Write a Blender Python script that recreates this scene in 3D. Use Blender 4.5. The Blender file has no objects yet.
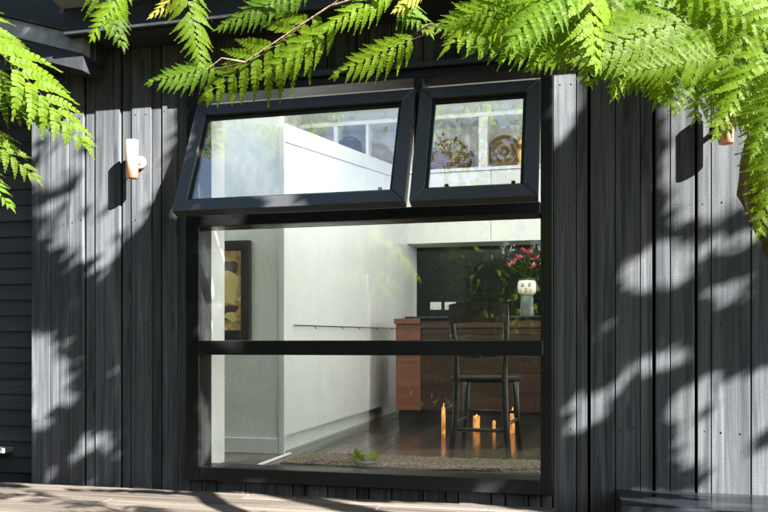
import bpy, bmesh, math, random
import numpy as np
from mathutils import Vector, Matrix

R = math.radians
rng = random.Random(7)
scene = bpy.context.scene
COL = scene.collection

# ------------------------------------------------------------------ camera, sky, sun, exposure
TH = R(13.83)                 # the lens looks this far left of square-on
FPX = 800.0                   # focal length for a 768 px wide frame
DIST = 3.77                   # metres from camera to the face of the cladding
ZC = 0.64                     # camera height above the room floor (z = 0)
HOR = 345.0
cam_d = bpy.data.cameras.new("camera")
cam_d.sensor_width = 36.0
cam_d.lens = 36.0 * FPX / 768.0
cam_d.shift_y = (HOR - 256.0) / 768.0
cam_d.clip_start = 0.05
cam_d.clip_end = 400.0
cam = bpy.data.objects.new("camera", cam_d)
COL.objects.link(cam)
cam.location = (0, -DIST, ZC)
cam.rotation_euler = (R(90), 0, TH)
scene.camera = cam

SUN_AZ, SUN_EL = R(58), R(33)
SUN = Vector((math.sin(SUN_AZ) * math.cos(SUN_EL), -math.cos(SUN_AZ) * math.cos(SUN_EL), math.sin(SUN_EL)))
world = bpy.data.worlds.new("World")
scene.world = world
world.use_nodes = True
wn = world.node_tree
sky = wn.nodes.new("ShaderNodeTexSky")
sky.sky_type = 'NISHITA'
sky.sun_disc = False
sky.sun_elevation = SUN_EL
sky.sun_rotation = math.atan2(SUN.x, SUN.y)
wn.nodes["Background"].inputs["Strength"].default_value = 0.05
wn.links.new(sky.outputs[0], wn.nodes["Background"].inputs["Color"])

sun_d = bpy.data.lights.new("sun", 'SUN')
sun_d.energy = 5.0
sun_d.angle = R(0.53)
sun_d.color = (1.0, 0.955, 0.88)
sun_o = bpy.data.objects.new("sun", sun_d)
COL.objects.link(sun_o)
sun_o.rotation_euler = SUN.to_track_quat('Z', 'Y').to_euler()
sun_o.location = SUN * 20

scene.view_settings.view_transform = 'Standard'
scene.view_settings.look = 'None'
scene.view_settings.gamma = 1.0
scene.view_settings.use_curve_mapping = False
scene.view_settings.exposure = 3.35
scene.cycles.max_bounces = 10
scene.cycles.diffuse_bounces = 5
scene.cycles.glossy_bounces = 5
scene.cycles.transparent_max_bounces = 24
scene.cycles.transmission_bounces = 6
scene.cycles.use_denoising = True
scene.cycles.sample_clamp_indirect = 6.0
scene.cycles.caustics_reflective = False
scene.cycles.caustics_refractive = False

# ------------------------------------------------------------------ measuring helpers
CT, ST = math.cos(TH), math.sin(TH)

def ray(px, py):
    u, v = (px - 384.0) / FPX, (HOR - py) / FPX
    return Vector((-ST + u * CT, CT + u * ST, v))

CAMP = Vector((0, -DIST, ZC))

def onY(px, py, y=0.0):       # point on the upright plane at depth y
    d = ray(px, py)
    return CAMP + d * ((y + DIST) / d.y)

def wx(px, y=0.0):
    return onY(px, HOR, y).x

def at(px, py, depth):        # point at a given distance along the lens axis
    return CAMP + ray(px, py) * depth

# ------------------------------------------------------------------ mesh helpers
def link(name, me, mat=None, parent=None, loc=None):
    o = bpy.data.objects.new(name, me)
    COL.objects.link(o)
    if mat is not None and me is not None:
        if len(me.materials) == 0:
            me.materials.append(mat)
    if parent is not None:
        o.parent = parent
    if loc is not None:
        o.location = loc
    return o

def thing(name, label, cat, loc=(0, 0, 0), group=None, rotz=0.0):
    o = bpy.data.objects.new(name, None)
    COL.objects.link(o)
    o.location = loc
    o.rotation_euler = (0, 0, rotz)
    o.empty_display_size = 0.1
    tag(o, label, cat, group)
    return o

def tag(o, label, cat, group=None):
    o["label"] = label
    o["category"] = cat
    if group:
        o["group"] = group
    return o

def node(name, parent, loc=(0, 0, 0)):
    o = bpy.data.objects.new(name, None)
    COL.objects.link(o)
    o.parent = parent
    o.location = loc
    o.empty_display_size = 0.1
    return o

def struct(o):
    o["kind"] = "structure"
    return o

def me_from(bm, name, smooth=False):
    bmesh.ops.recalc_face_normals(bm, faces=bm.faces)
    if smooth:
        for f in bm.faces:
            f.smooth = True
    me = bpy.data.meshes.new(name)
    bm.to_mesh(me)
    bm.free()
    return me

def add_box(bm, a, b, c=0.0):
    r = bmesh.ops.create_cube(bm, size=1.0)
    vs = r["verts"]
    for v in vs:
        v.co = Vector([(a[i] + b[i]) / 2 + v.co[i] * (b[i] - a[i]) for i in range(3)])
    if c > 0:
        es = list({e for v in vs for e in v.link_edges})
        bmesh.ops.bevel(bm, geom=es, offset=c, segments=1, affect='EDGES')

def box(name, a, b, mat, parent=None, c=0.0):
    bm = bmesh.new()
    a2 = [min(a[i], b[i]) for i in range(3)]
    b2 = [max(a[i], b[i]) for i in range(3)]
    add_box(bm, a2, b2, c)
    return link(name, me_from(bm, name), mat, parent)

def prism(bm, pts, y0, y1):
    """polygon in x,z pushed from y0 to y1"""
    a = [bm.verts.new((p[0], y0, p[1])) for p in pts]
    b = [bm.verts.new((p[0], y1, p[1])) for p in pts]
    bm.faces.new(a)
    bm.faces.new(b[::-1])
    n = len(pts)
    for i in range(n):
        bm.faces.new((a[i], b[i], b[(i + 1) % n], a[(i + 1) % n]))

def prism_x(bm, pts, x0, x1):
    """polygon in y,z pushed from x0 to x1"""
    a = [bm.verts.new((x0, p[0], p[1])) for p in pts]
    b = [bm.verts.new((x1, p[0], p[1])) for p in pts]
    bm.faces.new(a)
    bm.faces.new(b[::-1])
    n = len(pts)
    for i in range(n):
        bm.faces.new((a[i], b[i], b[(i + 1) % n], a[(i + 1) % n]))

def tube(bm, pts, rad, seg=8, caps=True):
    pts = [Vector(p) for p in pts]
    n = len(pts)
    rad = rad if isinstance(rad, (list, tuple)) else [rad] * n
    rings = []
    up = Vector((0.13, 0.21, 1)).normalized()
    for i, p in enumerate(pts):
        t = (pts[min(i + 1, n - 1)] - pts[max(i - 1, 0)]).normalized()
        if abs(t.dot(up)) > 0.95:
            s = t.cross(Vector((1, 0.1, 0))).normalized()
        else:
            s = t.cross(up).normalized()
        w = t.cross(s)
        rings.append([bm.verts.new(p + (s * math.cos(2 * math.pi * k / seg) + w * math.sin(2 * math.pi * k / seg)) * rad[i]) for k in range(seg)])
    for i in range(n - 1):
        for k in range(seg):
            f = bm.faces.new((rings[i][k], rings[i][(k + 1) % seg], rings[i + 1][(k + 1) % seg], rings[i + 1][k]))
            f.smooth = True
    if caps:
        bm.faces.new(rings[0][::-1])
        bm.faces.new(rings[-1])

def tubeo(name, pts, rad, mat, parent=None, seg=8):
    bm = bmesh.new()
    tube(bm, pts, rad, seg)
    return link(name, me_from(bm, name), mat, parent)

def lathe(bm, prof, seg=24, c=(0, 0, 0), closed=False):
    rings = []
    for r, z in prof:
        rings.append([bm.verts.new((c[0] + r * math.cos(2 * math.pi * k / seg), c[1] + r * math.sin(2 * math.pi * k / seg), c[2] + z)) for k in range(seg)])
    for i in range(len(rings) - 1):
        for k in range(seg):
            f = bm.faces.new((rings[i][k], rings[i][(k + 1) % seg], rings[i + 1][(k + 1) % seg], rings[i + 1][k]))
            f.smooth = True
    if not closed:
        bm.faces.new(rings[0][::-1])
        bm.faces.new(rings[-1])

def latheo(name, prof, mat, parent=None, seg=24, c=(0, 0, 0)):
    bm = bmesh.new()
    lathe(bm, prof, seg, c)
    return link(name, me_from(bm, name), mat, parent)

# ------------------------------------------------------------------ materials
MATS = {}

def mat(name, base=(0.5, 0.5, 0.5), rough=0.5, metal=0.0, spec=0.5):
    m = bpy.data.materials.new(name)
    m.use_nodes = True
    p = m.node_tree.nodes["Principled BSDF"]
    p.inputs["Base Color"].default_value = (*base, 1)
    p.inputs["Roughness"].default_value = rough
    p.inputs["Metallic"].default_value = metal
    p.inputs["Specular IOR Level"].default_value = spec
    MATS[name] = m
    return m, m.node_tree, p

def N(nt, t, **kw):
    n = nt.nodes.new(t)
    for k, v in kw.items():
        if k in n.inputs:
            n.inputs[k].default_value = v
        else:
            setattr(n, k, v)
    return n

def coords(nt, scale=(1, 1, 1), rnd=6.0):
    """object coordinates, shifted by a random amount for each object"""
    tc = N(nt, "ShaderNodeTexCoord")
    oi = N(nt, "ShaderNodeObjectInfo")
    mul = N(nt, "ShaderNodeMath", operation='MULTIPLY')
    mul.inputs[1].default_value = rnd
    nt.links.new(oi.outputs["Random"], mul.inputs[0])
    add = N(nt, "ShaderNodeVectorMath", operation='ADD')
    nt.links.new(tc.outputs["Object"], add.inputs[0])
    nt.links.new(mul.outputs[0], add.inputs[1])
    mp = N(nt, "ShaderNodeMapping")
    mp.inputs["Scale"].default_value = scale
    nt.links.new(add.outputs[0], mp.inputs["Vector"])
    return mp.outputs[0], oi.outputs["Random"]

def noise(nt, vec, scale, detail=4.0, rough=0.55, dist=0.0):
    n = N(nt, "ShaderNodeTexNoise")
    n.inputs["Scale"].default_value = scale
    n.inputs["Detail"].default_value = detail
    n.inputs["Roughness"].default_value = rough
    n.inputs["Distortion"].default_value = dist
    nt.links.new(vec, n.inputs["Vector"])
    return n.outputs["Fac"]

def ramp(nt, fac, stops):
    r = N(nt, "ShaderNodeValToRGB")
    e = r.color_ramp.elements
    while len(e) < len(stops):
        e.new(0.5)
    for i, (p, c) in enumerate(stops):
        e[i].position = p
        e[i].color = (*c, 1) if len(c) == 3 else c
    nt.links.new(fac, r.inputs["Fac"])
    return r.outputs["Color"]

def mixc(nt, a, b, fac, mode='MIX'):
    m = N(nt, "ShaderNodeMix", data_type='RGBA', blend_type=mode)
    for sock, v in ((m.inputs[0], fac), (m.inputs[6], a), (m.inputs[7], b)):
        if hasattr(v, "is_linked") or hasattr(v, "links"):
            nt.links.new(v, sock)
        elif isinstance(v, (int, float)):
            sock.default_value = v
        else:
            sock.default_value = (*v, 1)
    return m.outputs[2]

def bump(nt, p, h, strength=0.3, dist=0.01):
    b = N(nt, "ShaderNodeBump")
    b.inputs["Strength"].default_value = strength
    b.inputs["Distance"].default_value = dist
    nt.links.new(h, b.inputs["Height"])
    nt.links.new(b.outputs[0], p.inputs["Normal"])

def wood(name, dark, light, axis, rough=0.55, scale=1.0, bmp=0.3, vary=0.35, spec=0.5, knots=False):
    """timber with grain running along the given axis (0, 1, 2)"""
    m, nt, p = mat(name, light, rough, 0, spec)
    s = [38 * scale, 38 * scale, 38 * scale]
    s[axis] = 1.1 * scale
    vec, rnd = coords(nt, s, 9.0)
    g = noise(nt, vec, 1.0, 7, 0.62, 0.7)
    s2 = [5 * scale] * 3
    s2[axis] = 0.9 * scale
    vec2, _ = coords(nt, s2, 5.0)
    b = noise(nt, vec2, 1.0, 3, 0.5, 0.3)
    c1 = ramp(nt, g, [(0.28, dark), (0.72, light)])
    c2 = ramp(nt, b, [(0.25, (0.62, 0.62, 0.62)), (0.75, (1.25, 1.25, 1.25))])
    c = mixc(nt, c1, c2, 0.75, 'MULTIPLY')
    mr = N(nt, "ShaderNodeMapRange")
    mr.inputs["To Min"].default_value = 1 - vary
    mr.inputs["To Max"].default_value = 1 + vary
    nt.links.new(rnd, mr.inputs["Value"])
    c = mixc(nt, c, mr.outputs[0], 1.0, 'MULTIPLY')
    nt.links.new(c, p.inputs["Base Color"])
    rr = N(nt, "ShaderNodeMapRange")
    rr.inputs["To Min"].default_value = max(0.05, rough - 0.12)
    rr.inputs["To Max"].default_value = min(1, rough + 0.15)
    nt.links.new(g, rr.inputs["Value"])
    nt.links.new(rr.outputs[0], p.inputs["Roughness"])
    h = g
    if knots:
        ks = [9, 9, 9]
        ks[axis] = 1.7
        kv, _ = coords(nt, ks, 17.0)
        vo = N(nt, "ShaderNodeTexVoronoi")
        vo.inputs["Scale"].default_value = 1.0
        nt.links.new(kv, vo.inputs["Vector"])
        kn = ramp(nt, vo.outputs["Distance"], [(0.07, (0.42, 0.42, 0.42)), (0.16, (1.12, 1.12, 1.12)), (0.26, (1, 1, 1))])
        c = mixc(nt, c, kn, 0.8, 'MULTIPLY')
        nt.links.new(c, p.inputs["Base Color"])
        sv, _ = coords(nt, (60, 60, 420), 3.0)
        saw = noise(nt, sv, 1.0, 3, 0.6)
        ad = N(nt, "ShaderNodeMath", operation='ADD')
        nt.links.new(g, ad.inputs[0])
        nt.links.new(saw, ad.inputs[1])
        h = ad.outputs[0]
    bump(nt, p, h, bmp, 0.004)
    return m

M_clad = wood("black stained cladding", (0.020, 0.024, 0.031), (0.094, 0.100, 0.108), 2, 0.6, 1.0, 0.40, 0.20, 0.12, True)
M_cladh = wood("black stained weatherboard", (0.032, 0.036, 0.042), (0.05, 0.055, 0.06), 0, 0.6, 1.0, 0.35, 0.15)
M_deck = wood("weathered deck", (0.030, 0.025, 0.021), (0.125, 0.105, 0.087), 0, 0.75, 0.8, 0.9, 0.28, 0.3, True)
M_jar = wood("reddish bench timber", (0.10, 0.030, 0.014), (0.26, 0.10, 0.05), 0, 0.42, 0.5, 0.15, 0.15)
M_jard = wood("shaded dark timber", (0.012, 0.0065, 0.004), (0.060, 0.026, 0.012), 0, 0.4, 0.5, 0.15, 0.2)  # dark timber with the shade on the island front put into its colour
M_floor = wood("polished dark floor", (0.016, 0.011, 0.009), (0.05, 0.035, 0.027), 1, 0.16, 0.6, 0.05, 0.25)
M_chair = wood("worn dark chair timber", (0.010, 0.009, 0.009), (0.050, 0.043, 0.038), 2, 0.38, 0.7, 0.15, 0.1)
M_bark = None

def plain(name, base, rough, metal=0.0, spec=0.5, nscale=40.0, namt=0.12, bmp=0.05, dist=0.002):
    m, nt, p = mat(name, base, rough, metal, spec)
    vec, rnd = coords(nt, (1, 1, 1), 3.0)
    f = noise(nt, vec, nscale, 4)
    f2 = noise(nt, vec, nscale * 0.11, 3)
    lo = tuple(max(0, c * (1 - namt)) for c in base)
    hi = tuple(c * (1 + namt) for c in base)
    c = ramp(nt, f, [(0.3, lo), (0.7, hi)])
    k = ramp(nt, f2, [(0.3, (1 - namt,) * 3), (0.7, (1.0,) * 3)])
    nt.links.new(mixc(nt, c, k, 1.0, 'MULTIPLY'), p.inputs["Base Color"])
    mr = N(nt, "ShaderNodeMapRange")
    mr.inputs["To Min"].default_value = max(0.02, rough - 0.1)
    mr.inputs["To Max"].default_value = min(1, rough + 0.1)
    nt.links.new(f2, mr.inputs["Value"])
    nt.links.new(mr.outputs[0], p.inputs["Roughness"])
    if bmp > 0:
        bump(nt, p, f, bmp, dist)
    return m

M_alu = plain("black powder coated frame", (0.009, 0.010, 0.011), 0.36, 0, 0.3, 60, 0.15, 0.03)
M_sash = plain("charcoal sash frame", (0.032, 0.035, 0.040), 0.40, 0, 0.5, 60, 0.12, 0.03)
M_fascia = plain("dark fascia paint", (0.022, 0.025, 0.03), 0.45, 0, 0.5, 30, 0.2, 0.05)
M_flash = plain("dark grey flashing", (0.26, 0.28, 0.31), 0.34, 0.0, 0.6, 18, 0.3, 0.06)
M_dark = plain("dark void backing", (0.006, 0.006, 0.007), 0.9, 0, 0.1)
M_white = plain("white lacquer", (0.80, 0.80, 0.78), 0.34, 0, 0.5, 20, 0.02, 0.0)
M_wall = plain("white plaster", (0.78, 0.78, 0.76), 0.8, 0, 0.2, 30, 0.03, 0.03)
M_grey = plain("pale grey green plaster", (0.80, 0.83, 0.80), 0.7, 0, 0.3, 30, 0.04, 0.03)
M_splash = plain("black glass splashback", (0.008, 0.011, 0.010), 0.05, 0, 0.25, 10, 0.1, 0.0)
M_copper = plain("copper", (0.90, 0.50, 0.35), 0.40, 0.6, 0.5, 35, 0.08, 0.03)
M_black = plain("black metal", (0.012, 0.012, 0.013), 0.4)
M_bench = plain("black bench paint", (0.012, 0.014, 0.018), 0.22, 0, 0.5, 25, 0.2, 0.05)
M_sock = plain("white plastic", (0.8, 0.8, 0.78), 0.4, 0, 0.5, 20, 0.02, 0)
M_steel = plain("brushed steel", (0.55, 0.55, 0.55), 0.35, 1.0)
M_cer = plain("white glazed ceramic", (0.78, 0.74, 0.66), 0.22, 0, 0.5, 15, 0.05, 0.0)
M_cerd = plain("grey green glazed ceramic", (0.09, 0.11, 0.10), 0.3, 0, 0.5, 25, 0.3, 0.05)
M_hair = plain("black glaze", (0.012, 0.010, 0.010), 0.3)
M_hairm = plain("matt black seat", (0.008, 0.008, 0.008), 0.8, 0, 0.2)
M_lip = plain("red glaze", (0.5, 0.05, 0.04), 0.3)
M_pink = plain("pink petal", (0.55, 0.07, 0.12), 0.5, 0, 0.4, 60, 0.35)
M_petal2 = plain("cream pink petal", (0.75, 0.36, 0.34), 0.5, 0, 0.4, 60, 0.3)
M_wax = plain("amber wax", (0.62, 0.30, 0.08), 0.45)
M_cane = plain("woven cane", (0.26, 0.15, 0.07), 0.7, 0, 0.3, 120, 0.5, 0.4, 0.004)
M_caned = plain("dark woven cane", (0.09, 0.045, 0.025), 0.7, 0, 0.3, 120, 0.5, 0.4, 0.004)
M_canel = plain("pale woven cane", (0.40, 0.32, 0.20), 0.7, 0, 0.3, 120, 0.4, 0.4, 0.004)
M_gold = plain("gilt", (0.75, 0.50, 0.16), 0.35, 0.8)

def leafmat(name, c1, c2, tcol, tr=0.42, rough=0.55, scale=9.0):
    m, nt, p = mat(name, c1, rough, 0, 0.12)
    vec, rnd = coords(nt, (1, 1, 1), 11.0)
    f = noise(nt, vec, scale, 3)
    c = ramp(nt, f, [(0.3, c1), (0.7, c2)])
    fb = noise(nt, vec, scale * 2.3, 3, 0.6, 0.5)
    wear = ramp(nt, fb, [(0.66, (0, 0, 0)), (0.74, (1, 1, 1))])
    c = mixc(nt, c, (0.16, 0.115, 0.02), wear)
    mr = N(nt, "ShaderNodeMapRange")
    mr.inputs["To Min"].default_value = 0.72
    mr.inputs["To Max"].default_value = 1.3
    nt.links.new(rnd, mr.inputs["Value"])
    c = mixc(nt, c, mr.outputs[0], 1.0, 'MULTIPLY')
    nt.links.new(c, p.inputs["Base Color"])
    tl = N(nt, "ShaderNodeBsdfTranslucent")
    tc = mixc(nt, tcol, mr.outputs[0], 1.0, 'MULTIPLY')
    nt.links.new(tc, tl.inputs["Color"])
    mx = N(nt, "ShaderNodeMixShader")
    mx.inputs[0].default_value = tr
    out = nt.nodes["Material Output"]
    nt.links.new(p.outputs[0], mx.inputs[1])
    nt.links.new(tl.outputs[0], mx.inputs[2])
    nt.links.new(mx.outputs[0], out.inputs["Surface"])
    return m

M_fern = leafmat("fern green", (0.046, 0.086, 0.003), (0.070, 0.112, 0.004), (0.25, 0.37, 0.007), 0.48, 0.55, 14.0)
M_fern2 = leafmat("fern green deeper", (0.034, 0.072, 0.004), (0.050, 0.094, 0.005), (0.17, 0.28, 0.008), 0.46, 0.55, 14.0)
M_fern3 = leafmat("fern yellowing", (0.15, 0.15, 0.02), (0.22, 0.19, 0.03), (0.34, 0.32, 0.04))
M_leaf = leafmat("canopy green", (0.020, 0.045, 0.008), (0.040, 0.072, 0.012), (0.06, 0.11, 0.02), 0.2)
M_leafb = leafmat("broad leaf green", (0.026, 0.055, 0.010), (0.048, 0.085, 0.015), (0.07, 0.12, 0.02), 0.22)

m, nt, p = mat("rough bark", (0.12, 0.085, 0.055), 0.9, 0, 0.2)
vec, _ = coords(nt, (28, 28, 6), 3)
f = noise(nt, vec, 1.0, 8, 0.65, 1.2)
nt.links.new(ramp(nt, f, [(0.3, (0.05, 0.034, 0.022)), (0.55, (0.17, 0.12, 0.08)), (0.8, (0.32, 0.25, 0.17))]), p.inputs["Base Color"])
bump(nt, p, f, 1.0, 0.02)
M_bark = m

def glassmat(name, tint, f0):
    m = bpy.data.materials.new(name)
    m.use_nodes = True
    nt = m.node_tree
    nt.nodes.remove(nt.nodes["Principled BSDF"])
    out = nt.nodes["Material Output"]
    tr = N(nt, "ShaderNodeBsdfTransparent")
    tr.inputs["Color"].default_value = (*tint, 1)
    gl = N(nt, "ShaderNodeBsdfGlossy")
    gl.inputs["Roughness"].default_value = 0.0
    gl.inputs["Color"].default_value = (1, 1, 1, 1)
    lw = N(nt, "ShaderNodeLayerWeight")
    lw.inputs["Blend"].default_value = 0.5
    pw = N(nt, "ShaderNodeMath", operation='POWER')
    pw.inputs[1].default_value = 5.0
    nt.links.new(lw.outputs["Facing"], pw.inputs[0])
    ma = N(nt, "ShaderNodeMath", operation='MULTIPLY_ADD')
    ma.inputs[1].default_value = 1 - f0
    ma.inputs[2].default_value = f0
    nt.links.new(pw.outputs[0], ma.inputs[0])
    tc = N(nt, "ShaderNodeTexCoord")
    nz = noise(nt, tc.outputs["Object"], 1.6, 2)
    b = N(nt, "ShaderNodeBump")
    b.inputs["Strength"].default_value = 0.02
    b.inputs["Distance"].default_value = 0.02
    nt.links.new(nz, b.inputs["Height"])
    nt.links.new(b.outputs[0], gl.inputs["Normal"])
    mx = N(nt, "ShaderNodeMixShader")
    nt.links.new(ma.outputs[0], mx.inputs[0])
    nt.links.new(tr.outputs[0], mx.inputs[1])
    nt.links.new(gl.outputs[0], mx.inputs[2])
    df = N(nt, "ShaderNodeBsdfDiffuse")
    df.inputs["Color"].default_value = (0.6, 0.6, 0.58, 1)
    mp = N(nt, "ShaderNodeMapping")
    mp.inputs["Scale"].default_value = (3.0, 3.0, 1.1)
    mp.inputs["Rotation"].default_value = (0, 0.5, 0)
    nt.links.new(tc.outputs["Object"], mp.inputs["Vector"])
    sm = noise(nt, mp.outputs[0], 3.0, 6, 0.65, 1.2)
    mr = N(nt, "ShaderNodeMapRange")
    mr.inputs["From Min"].default_value = 0.42
    mr.inputs["From Max"].default_value = 0.75
    mr.inputs["To Min"].default_value = 0.004
    mr.inputs["To Max"].default_value = 0.03
    nt.links.new(sm, mr.inputs["Value"])
    mx2 = N(nt, "ShaderNodeMixShader")
    nt.links.new(mr.outputs[0], mx2.inputs[0])
    nt.links.new(mx.outputs[0], mx2.inputs[1])
    nt.links.new(df.outputs[0], mx2.inputs[2])
    nt.links.new(mx2.outputs[0], out.inputs["Surface"])
    return m

M_glass = glassmat("window glass", (0.95, 0.97, 0.96), 0.05)
M_glass2 = glassmat("coated sash glass", (0.94, 0.96, 0.95), 0.12)

def frosted(name, c):
    m = bpy.data.materials.new(name)
    m.use_nodes = True
    nt = m.node_tree
    nt.nodes.remove(nt.nodes["Principled BSDF"])
    tl = N(nt, "ShaderNodeBsdfTranslucent")
    tl.inputs["Color"].default_value = (*c, 1)
    nt.links.new(tl.outputs[0], nt.nodes["Material Output"].inputs["Surface"])
    return m
M_frost = frosted("skylight added for fill", (0.17, 0.18, 0.18))
M_frost2 = frosted("clear skylight added for fill", (0.64, 0.67, 0.66))

# ------------------------------------------------------------------ ground
gm, nt, p = mat("garden ground", (0.08, 0.06, 0.04), 0.95, 0, 0.1)
vec, _ = coords(nt, (1, 1, 1), 0)
f = noise(nt, vec, 30, 8, 0.7)
f2 = noise(nt, vec, 0.6, 4)
c = ramp(nt, f, [(0.3, (0.02, 0.015, 0.010)), (0.7, (0.10, 0.075, 0.05))])
c2 = ramp(nt, f2, [(0.4, (0.03, 0.05, 0.012)), (0.6, (0.06, 0.045, 0.03))])
nt.links.new(mixc(nt, c, c2, 0.5), p.inputs["Base Color"])
bump(nt, p, f, 0.8, 0.03)
GZ = -0.46
bm = bmesh.new()
vs = [bm.verts.new(q) for q in ((-120, -120, GZ), (120, -120, GZ), (120, 120, GZ), (-120, 120, GZ))]
bm.faces.new(vs)
struct(link("ground", me_from(bm, "ground"), gm))

# ------------------------------------------------------------------ house shell
house = thing("house", "black timber clad house wall with a tall black framed window", "house")
Z_SOF = 1.56 + ZC            # underside of eave
OVER = 0.256
WX0, WX1 = wx(190), wx(553)   # window frame outside
OX0, OX1 = wx(203), wx(541)   # opening inside the jambs
Z_HEAD_T, Z_HEAD_B = 1.31 + ZC, 1.27 + ZC
Z_TR_T, Z_TR_B = 0.657 + ZC, 0.60 + ZC
Z_MU_T, Z_MU_B = 0.022 + ZC, -0.05 + ZC
Z_SI_T, Z_SI_B = -0.62 + ZC, -0.69 + ZC
WALL_L = wx(31)
WALL_R = 2.6
RB = 4.42                     # back wall of the room

clad = node("cladding_wall", house)

def board(x0, x1, z0, z1, gl=0.0025, gr=0.0025, dy=0.0):
    if x1 - x0 - gl - gr < 0.01:
        return
    o = box("board", (x0 + gl, dy, z0), (x1 - gr, dy + 0.021, z1), M_clad, clad, 0.0025)
    return o

left = [31, 50, 68.5, 84, 95, 120.5, 131, 151, 161, 177.5, 190]
thick = {84, 120.5, 161, 589, 654, 696}
rec = {(84, 95), (120.5, 131), (151, 161), (576, 589), (640, 654)}
right = [553, 576, 589, 615, 640, 654, 670, 696, 711, 751]
mid = [190, 205, 216.6, 245, 265, 292, 305, 327, 356, 368.6, 391, 422.6, 445, 458, 491, 505, 528, 541, 553]

def gap(p):
    return 0.006 if p in thick else 0.0018

for a, b in zip(left[:-1], left[1:]):
    board(wx(a), wx(b), -0.16, Z_SOF, gap(a), gap(b), 0.009 if (a, b) in rec else rng.uniform(0, 0.003))
for a, b in zip(right[:-1], right[1:]):
    board(wx(a), wx(b), GZ + 0.03, Z_SOF, gap(a), gap(b), 0.009 if (a, b) in rec else rng.uniform(0, 0.003))
x = wx(751)
k = 0
while x < WALL_R:
    w = [0.12, 0.11, 0.06, 0.12, 0.16][k % 5]
    board(x, x + w, GZ + 0.03, Z_SOF, 0.002, 0.004, rng.uniform(0, 0.003))
    x += w
    k += 1
for a, b in zip(mid[:-1], mid[1:]):
    board(wx(a), wx(b), Z_HEAD_T + 0.035, Z_SOF, 0.003, 0.003, 0.009 if b - a < 14 else rng.uniform(0, 0.003))
    board(wx(a), wx(b), -0.16, Z_SI_B - 0.002, 0.003, 0.003, 0.009 if b - a < 14 else rng.uniform(0, 0.003))

nb = bmesh.new()
tube(nb, [(0, 0.002, 0), (0, -0.0012, 0), (0, -0.0018, 0)], [0.0042, 0.0042, 0.0025], 8)
nail_me = me_from(nb, "nail")
nail_me.materials.append(M_alu)
for lst, zs in ((left, (0.24, 0.76, 1.30, 1.86)), (right, (0.26, 0.74, 1.27, 1.83))):
    for a, b in zip(lst[:-1], lst[1:]):
        if (a, b) in rec:
            continue
        xa, xb = wx(a), wx(b)
        for zz in zs:
            for q in ((0.5,) if xb - xa < 0.09 else (0.25, 0.75)):
                link("nail", nail_me, None, clad, (xa + (xb - xa) * q + rng.uniform(-.006, .006), 0.002, zz + rng.uniform(-.012, .012)))

# wall core behind the boards, round the opening
core = node("wall_core", house)
CY0, CY1 = 0.032, 0.15
PITCH = 0.30
def zroof(y):
    return Z_SOF + 0.06 + PITCH * y
box("wall_panel", (WALL_L + 0.002, CY0, GZ), (WX0 + 0.01, CY1, Z_SOF + 0.05), M_dark, core)
box("wall_panel", (WX1 - 0.01, CY0, GZ), (WALL_R, CY1, Z_SOF + 0.05), M_dark, core)
box("wall_panel", (WX0 + 0.012, CY0, Z_HEAD_T - 0.01), (WX1 - 0.012, CY1, Z_SOF + 0.05), M_dark, core)
box("wall_panel", (WX0 + 0.012, CY0, GZ), (WX1 - 0.012, CY1, Z_SI_B + 0.02), M_dark, core)

# side wall of horizontal weatherboards, set back past the corner
side = node("side_wall", house)
SY = 0.32
z = -0.30
while z < 2.4:
    bm = bmesh.new()
    xa, xb = -6.0, WALL_L - 0.001
    prism_x(bm, [(SY - 0.020, z), (SY - 0.006, z + 0.096), (SY + 0.02, z + 0.096), (SY + 0.02, z)], xa, xb)
    link("weatherboard", me_from(bm, "weatherboard"), M_cladh, side)
    z += 0.093
box("side_core", (-6.0, SY + 0.021, -0.4), (WALL_L + 0.055, SY + 0.1, 2.5), M_dark, side)
box("corner_post", (wx(23), 0.10, -0.3), (WALL_L - 0.003, SY - 0.022, Z_SOF), M_fascia, side, 0.004)
box("return_panel", (WALL_L, CY1 + 0.001, -0.3), (WALL_L + 0.009, RB, Z_SOF + 0.04), M_dark, side)
box("ledge", (-4.4, SY - 0.12, 0.01), (wx(17, SY), SY - 0.03, 0.04), M_flash, side, 0.004)

# eave: soffit, fascia, gutter, barge board
FX0 = onY(63, 30, -OVER).x
box("soffit", (FX0, -OVER + 0.022, Z_SOF), (WALL_R + 0.3, CY1, Z_SOF + 0.012), M_fascia, house)
fb = box("fascia", (FX0, -OVER, Z_SOF - 0.004), (WALL_R + 0.3, -OVER + 0.02, Z_SOF + 0.20), M_fascia, house, 0.003)
bm = bmesh.new()
y0 = -OVER - 0.005
prism_x(bm, [(y0, Z_SOF + 0.125), (y0 - 0.10, Z_SOF + 0.14), (y0 - 0.115, Z_SOF + 0.245), (y0 - 0.105, Z_SOF + 0.245), (y0 - 0.09, Z_SOF + 0.15), (y0, Z_SOF + 0.135)], FX0, WALL_R + 0.3)
link("gutter", me_from(bm, "gutter"), M_flash, house)

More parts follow.
